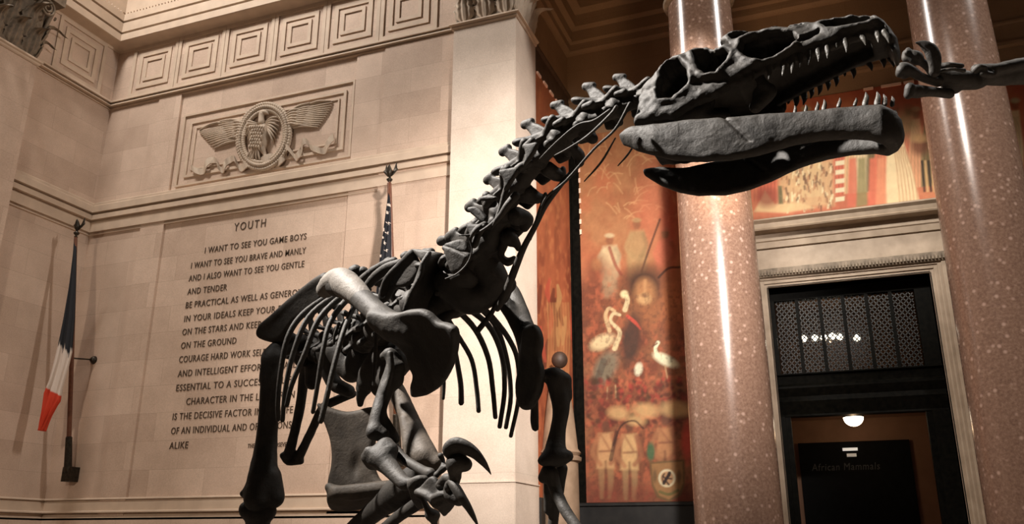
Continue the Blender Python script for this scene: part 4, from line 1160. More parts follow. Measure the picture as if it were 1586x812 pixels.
        Fd[0] = Fd[-1] = 1; Fd[:, 0] = Fd[:, -1] = 1; Fd[:, :, 0] = Fd[:, :, -1] = 1
        return surf_nets(Fd, lo, h)
    def build(s, name, parent, mat=None):
        v, f = s.mesh()
        return mesh_obj(name, v, f, mat or BONE, parent, True)

def bone_mat(name, stops, rough=.62):
    m, nt, b = new_mat(name, rough=rough); b.inputs['Specular IOR Level'].default_value = .25
    g = nd(nt, 'ShaderNodeTexCoord')
    n = nd(nt, 'ShaderNodeTexNoise', Scale=9, Detail=8, Roughness=.7)
    nt.links.new(g.outputs['Object'], n.inputs['Vector'])
    r = ramp(nt, n.outputs['Fac'], stops); nt.links.new(r.outputs[0], b.inputs['Base Color'])
    n2 = nd(nt, 'ShaderNodeTexNoise', Scale=70, Detail=6, Roughness=.7); nt.links.new(g.outputs['Object'], n2.inputs['Vector'])
    n3 = nd(nt, 'ShaderNodeTexNoise', Scale=16, Detail=5, Distortion=1.5); nt.links.new(g.outputs['Object'], n3.inputs['Vector'])
    ad = nd(nt, 'ShaderNodeMath', operation='MULTIPLY_ADD'); ad.inputs[1].default_value = 1.2; nt.links.new(n3.outputs['Fac'], ad.inputs[0]); nt.links.new(n2.outputs['Fac'], ad.inputs[2])
    bp = nd(nt, 'ShaderNodeBump', Strength=.45, Distance=.006); nt.links.new(ad.outputs[0], bp.inputs['Height']); nt.links.new(bp.outputs[0], b.inputs['Normal'])
    return m
BONE = bone_mat('dark_fossil_bone', [(.3, (0.012, 0.0105, 0.009, 1)), (.7, (0.032, 0.028, 0.0235, 1))])
BONE_LIT = bone_mat('lit_fossil_bone', [(.3, (0.07, 0.062, 0.054, 1)), (.7, (0.13, 0.115, 0.10, 1))])  # lit copy of the dark bone, bright light put into the colour
TOOTH = bone_mat('fossil_tooth', [(.3, (0.024, 0.022, 0.018, 1)), (.7, (0.055, 0.049, 0.041, 1))], .4)
IRON = noise_mat('black_iron', [(.3, (0.01, 0.01, 0.01, 1)), (.7, (0.02, 0.02, 0.018, 1))], 20, 4, .5)

def px_r(r, d): return r * d / F_PX
def A3(pts): return [AT(x, y, d) for x, y, d in pts]
def limb(name, segs, parent, h=.007, k=.02, mat=None, extra=None, noise=.0015):
    """segs: chains of (px, py, depth, radius in photo pixels)"""
    s = SDF(h); s.noise = noise; s.nf = 45
    for seg in segs: s.cone([AT(x, y, d) for x, y, d, r in seg], [px_r(r, d) for x, y, d, r in seg], k)
    if extra: extra(s)
    return s.build(name, parent, mat)
def rod(name, seg, parent, flat=1.0, up=None, seg_n=10, mat=None, spl=5):
    mb = MB(); mb.tube([AT(x, y, d) for x, y, d, r in seg], [px_r(r, d) for x, y, d, r in seg], seg_n, flat, up, spl)
    return mb.build(name, mat or BONE, parent, smooth=True)

base_p = AT(640, 700, 4.5); base_p[2] = 0
SK = thing('dinosaur_skeleton', 'mounted dark fossil skeleton of a large meat-eating dinosaur with open toothed jaws', 'skeleton', tuple(base_p))

# ---------------------------------------------------------------- skull
lat = np.array([.47, .42, .77]); lat /= np.linalg.norm(lat)
ax_ = np.array([.868, -.06, -.493]); ax_ -= lat * (ax_ @ lat); ax_ /= np.linalg.norm(ax_)
up_ = np.cross(ax_, lat); up_ = up_ if up_[1] < 0 else -up_
HA, HL, HU = RC.T @ ax_, RC.T @ lat, RC.T @ up_
WB = .165
HO = AT(970, 200, 2.95) + HL * WB
XW = np.array([-.05, .0, .1, .3, .5, .7, .85, 1.1]); WW = np.array([.14, .158, .168, .15, .112, .086, .078, .07])
CAMP = np.array([0, 0, EYE])
def head_px(px, py, w=None):
    """photo point -> skull side coordinates (x along, z up) on the near side surface"""
    d = ray(px, py); x = .4
    for _ in range(4):
        y = -(np.interp(x, XW, WW) if w is None else w)
        o = HO + HL * y; t = ((o - CAMP) @ HL) / (d @ HL); p = CAMP + d * t - HO
        x = p @ HA
    return np.array([p @ HA, p @ HU])
C6 = lambda pts: [head_px(950 + x / 2.538, y / 2.538) for x, y in pts]
top = C6([(88, 385), (110, 315), (150, 268), (200, 213), (260, 180), (310, 165), (360, 165), (392, 174), (408, 158), (403, 128), (440, 100), (480, 90), (550, 99), (620, 75), (740, 65), (830, 55), (930, 42), (1030, 45), (1080, 75), (1108, 110), (1116, 150), (1110, 178)])
bot = C6([(1092, 172), (1060, 124), (975, 140), (910, 163), (840, 187), (770, 212), (700, 234), (610, 268), (550, 292), (500, 318), (460, 335), (440, 348), (395, 372), (330, 400), (280, 425), (236, 455), (150, 462), (75, 478), (64, 462), (84, 430)])
PROFILE = np.array(top + bot)
ORD = np.array(sorted([tuple(p) for p in top[1:-3]])); BRD = np.array(sorted([tuple(p) for p in bot[:11]]))
HOLES = [C6(q) for q in (
    [(188, 250), (215, 222), (250, 226), (282, 262), (293, 318), (268, 348), (225, 383), (182, 386), (174, 352), (192, 310), (182, 275)],
    [(310, 192), (345, 180), (394, 197), (430, 190), (450, 204), (436, 232), (402, 284), (360, 290), (336, 268), (320, 225)],
    [(500, 182), (508, 152), (556, 126), (636, 119), (700, 131), (722, 151), (694, 184), (640, 218), (584, 235), (530, 222), (506, 205)],
    [(820, 86), (850, 68), (930, 58), (1004, 57), (1020, 68), (994, 86), (930, 97), (870, 101), (836, 98)])]
SMALL = [C6(q) for q in ([(730, 166), (742, 145), (776, 128), (806, 114), (800, 130), (768, 150)], [(450, 122), (488, 102), (524, 104), (504, 128), (462, 138)], [(408, 140), (430, 146), (446, 164), (428, 166)], [(600, 92), (660, 76), (735, 82), (690, 92)])]
def build_skull():
    h = .0045
    lo = np.array([PROFILE[:, 0].min() - .03, -.19, PROFILE[:, 1].min() - .06]); hi = np.array([PROFILE[:, 0].max() + .03, .19, PROFILE[:, 1].max() + .04])
    n = np.ceil((hi - lo) / h).astype(int) + 1
    xs_, ys_, zs_ = [lo[i] + np.arange(n[i]) * h for i in range(3)]
    X2, Z2 = np.meshgrid(xs_, zs_, indexing='ij')
    sd2 = lambda V: poly_sd(X2.ravel(), Z2.ravel(), np.array(V)).reshape(X2.shape)
    P = sd2(PROFILE)
    zt = np.interp(xs_, ORD[:, 0], ORD[:, 1]); zb_ = np.interp(xs_, BRD[:, 0], BRD[:, 1])
    w = np.interp(xs_, XW, WW)
    rel_ = np.clip((Z2 - zb_[:, None]) / (zt - zb_ + 1e-6)[:, None], 0, 1)
    weff = w[:, None] * (1 - .15 * rel_ ** 2.5)
    xe = PROFILE[:, 0].max()
    weff = weff * np.sqrt(np.clip((xe + .014 - X2) / .05, 0.05, 1))     # blunt rounded snout
    Hs = [sd2(q) for q in HOLES]; Sm = [sd2(q) for q in SMALL]
    # relief of the side: raised hole rims, a ridge along the tooth margin, grooves
    rel2 = np.zeros_like(P)
    for q in Hs: rel2 += .009 * np.exp(-((q - .012) / .012) ** 2)
    for q in Sm: rel2 -= .022 * np.clip(1 - q / .006, 0, 1) * (q < .006)
    rel2 += .008 * np.exp(-((Z2 - zb_[:, None] - .05) / .02) ** 2) - .005 * np.exp(-((Z2 - zb_[:, None] - .022) / .010) ** 2)
    rel2 += .005 * (fbm(X2 * 26, Z2 * 34, 5, 5) - .5) * 2
    AY = np.abs(ys_)[None, :, None]
    Fo = smax(P[:, None, :], AY - (weff + rel2)[:, None, :], .035)
    # inner cavity, open below
    cav2 = np.maximum(np.maximum(Z2 - (zt - .040)[:, None], X2 - (xe - .085)), (lo[0] + .10) - X2)
    cav = smax(cav2[:, None, :], AY - (weff - .032)[:, None, :], .02)
    F1 = smax(Fo, -cav, .012)
    pal = np.abs(Z2 - (zb_ + .075)[:, None]) - .012
    pal = np.maximum(pal, (lo[0] + .30) - X2)
    F1 = smin(F1, np.maximum(pal[:, None, :] + 0 * AY, Fo + .01), .015)
    YS = ys_[None, :, None]
    for q in Hs:
        F1 = smax(F1, -np.maximum(q[:, None, :], .03 + YS), .014)                                   # open on the seen side
        F1 = smax(F1, -np.maximum(q[:, None, :], (weff - .020)[:, None, :] - YS), .010)             # far side keeps its thin inner wall
    bc = np.maximum(np.maximum(np.maximum(lo[0] + .10 - X2, X2 - lo[0] - .46), Z2 - (zt - .030)[:, None]), (zb_ + .06)[:, None] - Z2)
    F1 = smin(F1, np.maximum(bc[:, None, :], AY - .055), .02)
    F1 = F1 + .0012 * np.sin(xs_ * 130)[:, None, None] * np.sin(zs_ * 150)[None, None, :]
    F1[0] = F1[-1] = 1; F1[:, 0] = F1[:, -1] = 1; F1[:, :, 0] = F1[:, :, -1] = 1
    V, Q = surf_nets(F1, lo, h)
    return HO + V[:, :1] * HA + V[:, 1:2] * HL + V[:, 2:] * HU, Q
v, q = build_skull()
skull = mesh_obj('skull', v, q, BONE, SK, True)
# palate struts hanging behind the tooth row
def hp(x, y, w): 
    a = head_px(950 + x / 2.538, y / 2.538, w); return HO + HA * a[0] + HU * a[1] - HL * w
for sgn in (1, -1):
    P = [hp(565, 292, .09), hp(590, 330, .08), hp(622, 362, .06), hp(560, 420, .05)]
    if sgn < 0: P = [p - 2 * HL * ((p - HO) @ HL) for p in P]
    s = SDF(.006); s.noise = .001; s.cone(P, [.018, .016, .018, .022], .02); s.slab([P[1], P[2], P[3], (P[0] + P[3]) / 2 - HA * .02], .010, .02); s.build('pterygoid', skull)
    P = [hp(250, 440, .10), hp(300, 452, .09), hp(372, 400, .08), hp(372, 455, .07), hp(445, 455, .05)]
    if sgn < 0: P = [p - 2 * HL * ((p - HO) @ HL) for p in P]
    s = SDF(.006); s.noise = .001; s.cone(P[:3], [.03, .035, .02], .02); s.cone(P[2:], [.02, .022, .014], .02); s.build('quadrate', skull)

# teeth: curved cones, each its own
def tooth(p0, p1, r, parent, back):
    mid = (p0 + p1) / 2 + back * .12 * np.linalg.norm(p1 - p0)
    mb = MB(); mb.tube([p0 - (p1 - p0) * .25, p0, mid, p1], [r * .95, r, r * .78, r * .12], 10, .62, HA, 4)
    return mb.build('tooth', TOOTH, parent, smooth=True)
UT = [(1066, 128, 1083, 168), (1030, 118, 1042, 168), (972, 136, 992, 178), (910, 160, 916, 206), (876, 174, 878, 194), (838, 184, 841, 230), (802, 196, 806, 242), (770, 208, 766, 256), (734, 222, 732, 266), (700, 234, 700, 288), (667, 245, 664, 298), (634, 258, 632, 276), (612, 268, 610, 312), (550, 290, 548, 316)]
LT = [(1096, 408, 1095, 378), (1066, 404, 1062, 370), (1037, 402, 1036, 360), (990, 404, 992, 362), (950, 408, 954, 384), (886, 413, 890, 384), (828, 424, 828, 391), (800, 428, 802, 400), (756, 434, 756, 411), (714, 438, 712, 414)]
mir = lambda p: p - 2 * HL * ((p - HO) @ HL)
def side_teeth(lst, parent, win, wf):
    for x0, y0, x1, y1 in lst:
        a = head_px(950 + x0 / 2.538, y0 / 2.538); w0 = wf(a[0]) - win
        p0, p1 = hp(x0, y0, w0), hp(x1, y1, w0 - .004)
        r = min(.0115, max(.006, .22 * np.linalg.norm(p1 - p0)))
        for fn in (lambda p: p, mir): tooth(fn(p0), fn(p1), r, parent, HA * .6)
xe = PROFILE[:, 0].max()
wsk = lambda x: np.interp(x, XW, WW) * math.sqrt(min(1, max(.05, (xe + .014 - x) / .05)))
side_teeth(UT, skull, .010, wsk)

# lower jaw: two rami meeting at the chin
JT = C6([(14, 522), (40, 500), (70, 486), (120, 482), (190, 475), (270, 462), (350, 455), (450, 448), (550, 440), (620, 434), (700, 430), (800, 421), (900, 410), (980, 404), (1050, 400), (1100, 410), (1126, 434), (1132, 462), (1128, 492)])
JB = C6([(1104, 524), (1060, 530), (1005, 518), (920, 520), (800, 527), (700, 546), (620, 570), (560, 588), (450, 607), (350, 613), (230, 608), (150, 590), (75, 570), (22, 548)])
def build_jaw():
    V2 = np.array(JT + JB); h = .0045
    lo = np.array([V2[:, 0].min() - .03, -.19, V2[:, 1].min() - .04]); hi = np.array([V2[:, 0].max() + .03, .19, V2[:, 1].max() + .03])
    n = np.ceil((hi - lo) / h).astype(int) + 1
    xs_, ys_, zs_ = [lo[i] + np.arange(n[i]) * h for i in range(3)]
    X2, Z2 = np.meshgrid(xs_, zs_, indexing='ij')
    P = poly_sd(X2.ravel(), Z2.ravel(), V2).reshape(X2.shape)
    xe2 = V2[:, 0].max()
    w = np.interp(xs_, XW, WW) * np.sqrt(np.clip((xe2 + .014 - xs_) / .07, .02, 1))
    th = np.interp(xs_, [0, .1, .3, .6, .85, xe2], [.020, .021, .017, .02, .022, .026])
    JTa = np.array(JT); JBa = np.array(JB); zt = np.interp(xs_, JTa[:16, 0], JTa[:16, 1])
    o = np.argsort(JBa[:, 0]); zb_ = np.interp(xs_, JBa[o, 0], JBa[o, 1])
    rl_ = np.clip((Z2 - zb_[:, None]) / (zt - zb_ + 1e-6)[:, None], 0, 1)
    wz = w[:, None] - .020 * (1 - rl_)            # leans in below
    thz = th[:, None] * (.75 + .45 * np.sin(np.pi * rl_)) + .004 * (fbm(X2 * 18, Z2 * 22, 15, 4) - .5) * 2
    thz = thz - .007 * np.exp(-((X2 - np.interp(.36, [0, 1], [0, 1]) + .9 * (Z2 + .02)) / .008) ** 2) * (rl_ > .3)
    AY = np.abs(ys_)[None, :, None]
    outer = smax(P[:, None, :], AY - (wz - .018 + thz)[:, None, :], .022)
    inner = (wz - .018 - thz) * np.clip((xe2 - .045 - X2) / .09, 0, 1) ** .6 - .03 * np.clip((X2 - xe2 + .06) / .03, 0, 1)
    Fd = smax(outer, inner[:, None, :] - AY, .018)
    Fd[0] = Fd[-1] = 1; Fd[:, 0] = Fd[:, -1] = 1; Fd[:, :, 0] = Fd[:, :, -1] = 1
    V, Q = surf_nets(Fd, lo, h)
    return HO + V[:, :1] * HA + V[:, 1:2] * HL + V[:, 2:] * HU, Q
v, q = build_jaw()
jaw = mesh_obj('lower_jaw', v, q, BONE, SK, True)
xj = max(p[0] for p in JT)
wj = lambda x: np.interp(x, XW, WW) * math.sqrt(min(1, max(.02, (xj + .014 - x) / .07)))
side_teeth(LT, jaw, .016, wj)

# ---------------------------------------------------------------- neck
def unit(a): return a / np.linalg.norm(a)
TRL = RC.T @ unit(np.array([.83, 0.02, .55]))         # left side of the trunk
# centre line in photo pixels with depth, from the skull down to the trunk
NC = [(1004, 150, 3.04), (958, 166, 3.10), (913, 186, 3.17), (870, 212, 3.24), (832, 246, 3.32), (803, 286, 3.41), (780, 328, 3.51), (757, 374, 3.61), (722, 424, 3.74)]
NP = np.array(A3(NC))
def vertebra_sdf(L, r, spine, wing, sp_lean, knob=.022, cap=1.0):
    """local: x forward along the spine, z dorsal, y to the left"""
    s = SDF(.005); s.noise = .0025; s.nf = 60
    s.cone([(-L * .50, 0, 0), (-L * .2, 0, 0), (L * .2, 0, 0.0), (L * .48, 0, 0.005)], [r * .98, r * .78, r * .80, r * 1.0], .015)
    s.ell((L * .48, 0, 0), np.eye(3), (L * .14, r * 1.02, r * .98), .01)
    s.ell((0, 0, r * 1.05), np.eye(3), (L * .42, r * .62, r * .55), .03)               # arch
    # neural spine: a leaning plate with a thick knobbed top
    z0, z1 = r * 1.15, r * 1.15 + spine
    s.slab([(L * .28, 0, z0), (sp_lean + L * .16, 0, z1 - .012), (sp_lean - L * .12, 0, z1 - .004), (sp_lean - L * .02, 0, z0 + spine * .45), (-L * .26, 0, z0)], .009, .016)
    s.cone([(sp_lean + L * .14, 0, z1 - .012), (sp_lean - L * .12, 0, z1 - .002)], [knob * .75, knob], .014)
    for g in (-1, 1):
        s.cone([(-L * .05, g * r * .5, r * 1.15), (-L * .40, g * r * .95, r * 1.5), (-L * .68, g * r * 1.1, r * 1.85)], [.020, .013, .017], .014)   # rear joint
        s.ell((-L * .66, g * r * 1.1, r * 1.8), np.array([unit(np.array([1., 0, -.5])), [0, 1, 0], unit(np.array([.5, 0, 1.]))]), (.030, .022, .011), .01)
        s.cone([(L * .1, g * r * .5, r * .9), (L * .45, g * r * 1.05, r * 1.0), (L * .66, g * r * 1.1, r * 1.15)], [.018, .013, .015], .014)      # front joint
        s.slab([(L * .22, g * r * .6, r * .7), (-L * .26, g * r * .6, r * .8), (-L * .30, g * wing, -r * .05), (-L * .05, g * wing * 1.04, -r * .15)], .009, .016)   # side process
        s.cone([(-L * .25, g * wing, -r * .02), (L * .0, g * wing * 1.02, -r * .12)], [.014, .017], .012)
        s.cone([(L * .3, g * r * .7, -r * .3), (L * .28, g * r * 1.2, -r * .7)], [.015, .017], .012)
        s.ell((-L * .05, g * r * 1.05, -r * .1), np.eye(3), (L * .25, r * .38, r * .42), .012, -1)
    s.ell((0, 0, -r * 1.25), np.eye(3), (L * .3, r * .8, r * .35), .02, -1)
    return s.mesh()
def place(name, V, Q, mesh_cache, key, pos, t, d, l, sc):
    if key not in mesh_cache:
        o = mesh_obj(name, V, Q, BONE, None, True); mesh_cache[key] = o.data
    else:
        o = bpy.data.objects.new(name, mesh_cache[key]); COL.objects.link(o)
    m = Matrix.Identity(4)
    for i in range(3): m[i][0] = t[i] * sc[0]; m[i][1] = l[i] * sc[1]; m[i][2] = d[i] * sc[2]; m[i][3] = pos[i]
    o.parent = SK; o.matrix_parent_inverse = Matrix.Identity(4)
    o.matrix_local = SK.matrix_basis.inverted() @ m if False else Matrix.Translation(-Vector(SK.location)) @ m
    return o
cache = {}
CV = vertebra_sdf(.14, .045, .130, .090, -.062, .018)
NL0, NL1 = HL, TRL
cerv = []
for i in range(len(NP) - 1):
    a, b2 = NP[i + 1], NP[i]; t = unit(b2 - a); f = i / (len(NP) - 2)
    l = unit(NL0 * (1 - f) + NL1 * f); l = unit(l - t * (l @ t)); d = unit(np.cross(t, l)); 
    if d[2] < 0: d = -d
    l = unit(np.cross(d, t))
    ln = np.linalg.norm(b2 - a); g = (.78 + .50 * f) * (1 + .05 * math.sin(i * 2.3))
    o = place('neck_vertebra', *CV, cache, 'c', (a + b2) / 2, t, d, l, (ln / .14, g, g))
    cerv.append(((a + b2) / 2, t, d, l, g))

# neck ribs: long thin rods
for seg in ([(945, 170, 2.95, 2.2), (920, 187, 2.98, 2.4), (894, 194, 3.02, 1.9), (860, 222, 3.08, 1.5), (836, 246, 3.12, .9)],
            [(955, 165, 2.92, 3), (945, 178, 2.92, 2.6), (911, 210, 2.98, 2.2), (880, 230, 3.03, 1.6), (859, 241, 3.07, .9)],
            [(976, 160, 2.98, 3.2), (953, 200, 3.02, 2.2), (920, 231, 3.08, 2), (878, 279, 3.16, 2.4), (848, 304, 3.22, 2.0), (836, 325, 3.26, 1)],
            [(953, 214, 3.16, 1.2), (932, 250, 3.2, 1.8), (905, 281, 3.24, .9)],
            [(984, 222, 3.1, 1.2), (972, 240, 3.12, 1.6), (957, 257, 3.14, .9)],
            [(888, 262, 3.3, 3), (869, 286, 3.34, 4), (845, 318, 3.38, 4.5), (827, 354, 3.42, 4.5), (811, 384, 3.46, 5), (796, 421, 3.5, 6), (783, 455, 3.54, 6), (770, 480, 3.6, 4)],
            [(845, 300, 3.36, 3), (832, 340, 3.4, 3.4), (822, 372, 3.44, 1)],
            [(822, 252, 3.24, 6), (802, 262, 3.24, 6.5), (786, 288, 3.26, 5), (776, 320, 3.27, 4), (766, 345, 3.26, 2.4), (760, 356, 3.28, 1)],
            [(800, 302, 3.24, 7), (786, 318, 3.24, 6), (772, 338, 3.26, 4.5), (752, 354, 3.28, 2.4), (732, 363, 3.3, 1.6), (711, 365, 3.3, 1.1)],
            [(752, 348, 3.32, 6), (738, 356, 3.3, 5), (729, 370, 3.3, 2.4), (731, 388, 3.3, 1.4), (724, 408, 3.3, 1.5), (708, 424, 3.3, 1.3), (690, 432, 3.3, 1.1)]):
    rod('neck_rib', seg, SK)
Z4 = lambda pts: [(680 + x / 3.867, 220 + y / 3.867, d) for x, y, d in pts]
for pts in ([(350, 172, 3.26), (420, 158, 3.24), (472, 150, 3.22), (488, 178, 3.22), (440, 232, 3.22), (402, 300, 3.24), (388, 290, 3.24), (392, 225, 3.24)],
            [(498, 12, 3.2), (545, 10, 3.18), (592, 0, 3.16), (602, 22, 3.16), (562, 82, 3.16), (516, 152, 3.18), (500, 150, 3.18), (528, 75, 3.18)],
            [(150, 480, 3.36), (215, 498, 3.34), (300, 492, 3.3), (250, 540, 3.3), (222, 640, 3.3), (200, 640, 3.32), (190, 560, 3.33)],
            [(22, 622, 3.42), (60, 628, 3.4), (175, 678, 3.36), (180, 696, 3.36), (135, 762, 3.36), (85, 806, 3.4), (60, 720, 3.42)],
            [(172, 400, 3.38), (200, 384, 3.36), (238, 392, 3.34), (310, 470, 3.32), (262, 492, 3.33), (195, 432, 3.36)],
            [(232, 350, 3.36), (290, 316, 3.34), (360, 330, 3.3), (345, 350, 3.3), (290, 350, 3.32)]):
    s = SDF(.005); s.noise = .0012; s.slab(A3(Z4(pts)), .012, .012, .6); s.build('neck_process', SK)
# struts below the neck (lower side processes)
for seg in ([(880, 225, 3.28, 9), (896, 240, 3.3, 10), (897, 252, 3.3, 8)], [(848, 262, 3.34, 12), (866, 272, 3.36, 10), (872, 262, 3.36, 5)], [(815, 300, 3.42, 16), (832, 307, 3.44, 9), (842, 306, 3.44, 5)],
            [(800, 335, 3.48, 15), (816, 340, 3.5, 11), (812, 352, 3.5, 8)], [(788, 368, 3.54, 14), (800, 378, 3.55, 7), (803, 385, 3.55, 5)], [(905, 205, 3.2, 10), (918, 215, 3.2, 9)], [(780, 378, 3.58, 8), (776, 396, 3.58, 5), (786, 406, 3.58, 7), (796, 400, 3.58, 4)]):
    limb('neck_process', [seg], SK, .006)

# ---------------------------------------------------------------- trunk vertebrae
TC = [(716, 432, 3.74), (688, 450, 3.92), (662, 466, 4.10), (637, 482, 4.28), (612, 498, 4.46), (588, 512, 4.64), (565, 524, 4.82), (543, 534, 5.0), (520, 542, 5.16), (497, 548, 5.32), (474, 552, 5.46)]
TP = np.array(A3(TC))
DV = vertebra_sdf(.18, .085, .17, .16, -.03, .028)
for i in range(len(TP) - 1):
    a, b2 = TP[i + 1], TP[i]; t = unit(b2 - a); l = unit(TRL - t * (TRL @ t)); d = unit(np.cross(t, l)); d = d if d[2] > 0 else -d; l = unit(np.cross(d, t))
    place('back_vertebra', *DV, cache, 'd', (a + b2) / 2, t, d, l, (np.linalg.norm(b2 - a) / .18, 1.0, 1.0 if i > 1 else .85))

# broad blades of the front ribs along the back, as plates with a bent shaft
def blade(pts, th, shaft=None, k=.015, bend=0.0):
    s = SDF(.0065); s.noise = .0015; s.nf = 40
    s.slab(A3(pts), th, k, bend)
    if shaft: s.cone([AT(x, y, d) for x, y, d, r in shaft], [px_r(r, d) for x, y, d, r in shaft], .02)
    s.build('rib', SK)
Z1 = lambda pts: [(490 + x / 4.2735, 370 + y / 4.2735, d) for x, y, d in pts]
Z1r = lambda pts: [(490 + x / 4.2735, 370 + y / 4.2735, d, r) for x, y, d, r in pts]
blade(Z1([(835, 45, 3.62), (870, 20, 3.6), (990, 0, 3.6), (1020, 60, 3.58), (1000, 105, 3.56), (900, 85, 3.6)]), .018, Z1r([(850, 60, 3.55, 5), (900, 95, 3.52, 5), (1000, 120, 3.5, 7)]))
blade(Z1([(850, 65, 3.5), (905, 90, 3.48), (1005, 125, 3.45), (960, 190, 3.45), (890, 230, 3.5), (895, 150, 3.5)]), .015)
blade(Z1([(700, 160, 3.7), (745, 95, 3.72), (850, 88, 3.82), (890, 150, 3.9), (900, 250, 3.95), (870, 420, 3.98), (770, 500, 3.9), (590, 475, 3.72), (620, 380, 3.7), (690, 250, 3.7)]), .02, Z1r([(748, 96, 3.70, 4), (702, 165, 3.68, 4), (692, 240, 3.68, 3.4), (630, 355, 3.7, 3.4), (585, 470, 3.72, 3.4)]))
blade(Z1([(628, 72, 4.0), (640, 66, 4.0), (810, 82, 3.9), (800, 100, 3.9), (705, 160, 3.95), (690, 140, 3.95)]), .018)
blade(Z1([(622, 100, 4.0), (640, 78, 4.0), (690, 165, 3.95), (690, 230, 3.95), (610, 320, 4.0), (520, 320, 4.06), (480, 420, 4.1), (425, 420, 4.12), (432, 350, 4.12), (475, 250, 4.08), (560, 165, 4.04)]), .018, Z1r([(630, 95, 3.98, 6), (550, 170, 4.02, 4.5), (470, 255, 4.06, 4.5), (432, 350, 4.1, 4), (420, 430, 4.12, 4)]))
blade(Z1([(550, 150, 4.2), (470, 175, 4.24), (390, 230, 4.28), (320, 315, 4.32), (350, 340, 4.32), (420, 270, 4.28), (520, 200, 4.22)]), .016, Z1r([(548, 155, 4.2, 5), (470, 180, 4.24, 5), (385, 240, 4.28, 5), (320, 325, 4.32, 5)]))
blade(Z1([(520, 130, 4.4), (450, 155, 4.42), (350, 215, 4.46), (280, 270, 4.5), (310, 285, 4.5), (400, 230, 4.46), (500, 165, 4.42)]), .016, Z1r([(518, 140, 4.4, 5), (440, 168, 4.42, 5), (350, 222, 4.46, 5), (280, 285, 4.5, 5)]))
for x, y, r in ((250, 212, 8), (230, 235, 6), (300, 220, 7), (275, 240, 6), (380, 205, 5), (585, 115, 6), (470, 150, 5)):
    px, py = 490 + x / 4.2735, 370 + y / 4.2735
    limb('spine_tip', [[(px - 2, py, 4.7, r), (px + 4, py - 2, 4.7, r * .9), (px + 10, py + 14, 4.7, r * .8)]], SK, .008)

# ---------------------------------------------------------------- ribs
K1 = lambda x, y: (360 + x / 1.972, 400 + y / 1.972)
def rib(pts, d0, d1, r, conv=K1, bulge=.0, flat=.55, tipr=None, mat=None):
    n = len(pts); seg = []
    for i, (x, y) in enumerate(pts):
        t = i / (n - 1); px, py = conv(x, y)
        rr = r * (1.15 - .35 * t) if tipr is None else r + (tipr - r) * t
        seg.append((px, py, d0 + (d1 - d0) * t - bulge * math.sin(math.pi * t), rr))
    return rod('rib', seg, SK, .75, None, 12, mat)
rib([(345, 110), (300, 115), (215, 172), (168, 245), (147, 350), (139, 440), (140, 494)], 4.9, 4.55, 5.2, bulge=.15)
rib([(350, 112), (310, 120), (232, 182), (186, 290), (162, 400), (153, 496)], 4.75, 4.4, 5.4, bulge=.15)
rib([(355, 118), (325, 125), (262, 190), (222, 290), (182, 385), (166, 450)], 4.6, 4.3, 5.6, bulge=.15)
rib([(375, 122), (345, 132), (297, 200), (275, 290), (258, 400), (246, 470)], 4.45, 4.1, 5.6, bulge=.15)
rib([(395, 130), (370, 152), (340, 222), (312, 320), (288, 425), (270, 498)], 4.3, 3.9, 5.2, bulge=.12, tipr=6)
rib([(445, 180), (440, 215), (436, 300), (431, 388)], 4.2, 4.1, 3.6)
for q in ([(372, 195), (362, 225), (358, 250)], [(400, 188), (390, 215), (382, 248)], [(418, 195), (410, 225), (412, 250)], [(345, 190), (332, 215), (325, 250)], [(325, 200), (312, 235), (310, 262)]):
    rib(q, 4.75, 4.75, 3.2)
K2 = lambda x, y: (680 + x / 1.971, 400 + y / 1.971)
rib([(20, 140), (50, 155), (110, 217), (150, 305), (164, 400), (172, 487)], 3.9, 4.05, 4.8, K2, -.1)
rib([(50, 130), (75, 145), (150, 205), (190, 292), (200, 400), (185, 516)], 4.0, 4.2, 4.8, K2, -.1)
rib([(80, 120), (105, 135), (170, 202), (206, 305), (219, 420), (204, 518)], 4.1, 4.3, 4.6, K2, -.1)
rib([(120, 140), (160, 178), (212, 245), (240, 315), (243, 425), (219, 544)], 3.9, 4.1, 4.6, K2, -.1)
rib([(30, 190), (60, 240), (100, 312), (115, 400), (121, 468)], 4.5, 4.6, 4.2, K2, -.05, tipr=4)
rib([(45, 260), (56, 322), (66, 385), (68, 443)], 4.7, 4.75, 4.2, K2, tipr=5)
rib([(14, 360), (15, 395), (13, 430)], 4.9, 4.9, 3.2, K2)
rib([(118, 222), (150, 182), (170, 150), (200, 90)], 3.75, 3.7, 5, K2)
rib([(5, 190), (70, 145), (130, 110), (180, 60)], 3.8, 3.7, 9, K2)

# ---------------------------------------------------------------- shoulder girdle
s = SDF(.006); s.noise = .0018; s.nf = 40
K1d = lambda pts: [(*K1(x, y), d) for x, y, d in pts]
s.slab(A3(K1d([(430, 150, 3.72), (470, 168, 3.66), (500, 168, 3.62), (560, 150, 3.54), (602, 155, 3.48), (626, 196, 3.45), (660, 197, 3.42), (690, 217, 3.38), (698, 290, 3.46), (680, 350, 3.54), (640, 397, 3.62), (562, 425, 3.70), (546, 395, 3.68), (556, 358, 3.64), (530, 332, 3.64), (520, 290, 3.62), (468, 240, 3.68), (430, 205, 3.72)])), .022, .03, .22)
s.cone([AT(*K1(x, y), d) for x, y, d in ((320, 82, 4.12), (352, 90, 4.04), (390, 120, 3.92), (440, 165, 3.76), (490, 205, 3.66), (540, 225, 3.6))], [px_r(r, 3.85) for r in (20, 20, 18, 17, 19, 14)], .04)
s.cone([AT(*K1(x, y), d) for x, y, d in ((286, 95, 4.2), (305, 75, 4.18), (335, 62, 4.1))], [px_r(r, 4.1) for r in (14, 17, 15)], .03)
s.ell(AT(*K1(593, 270), 3.47), np.eye(3), (.009, .022, .010), .012, -1)
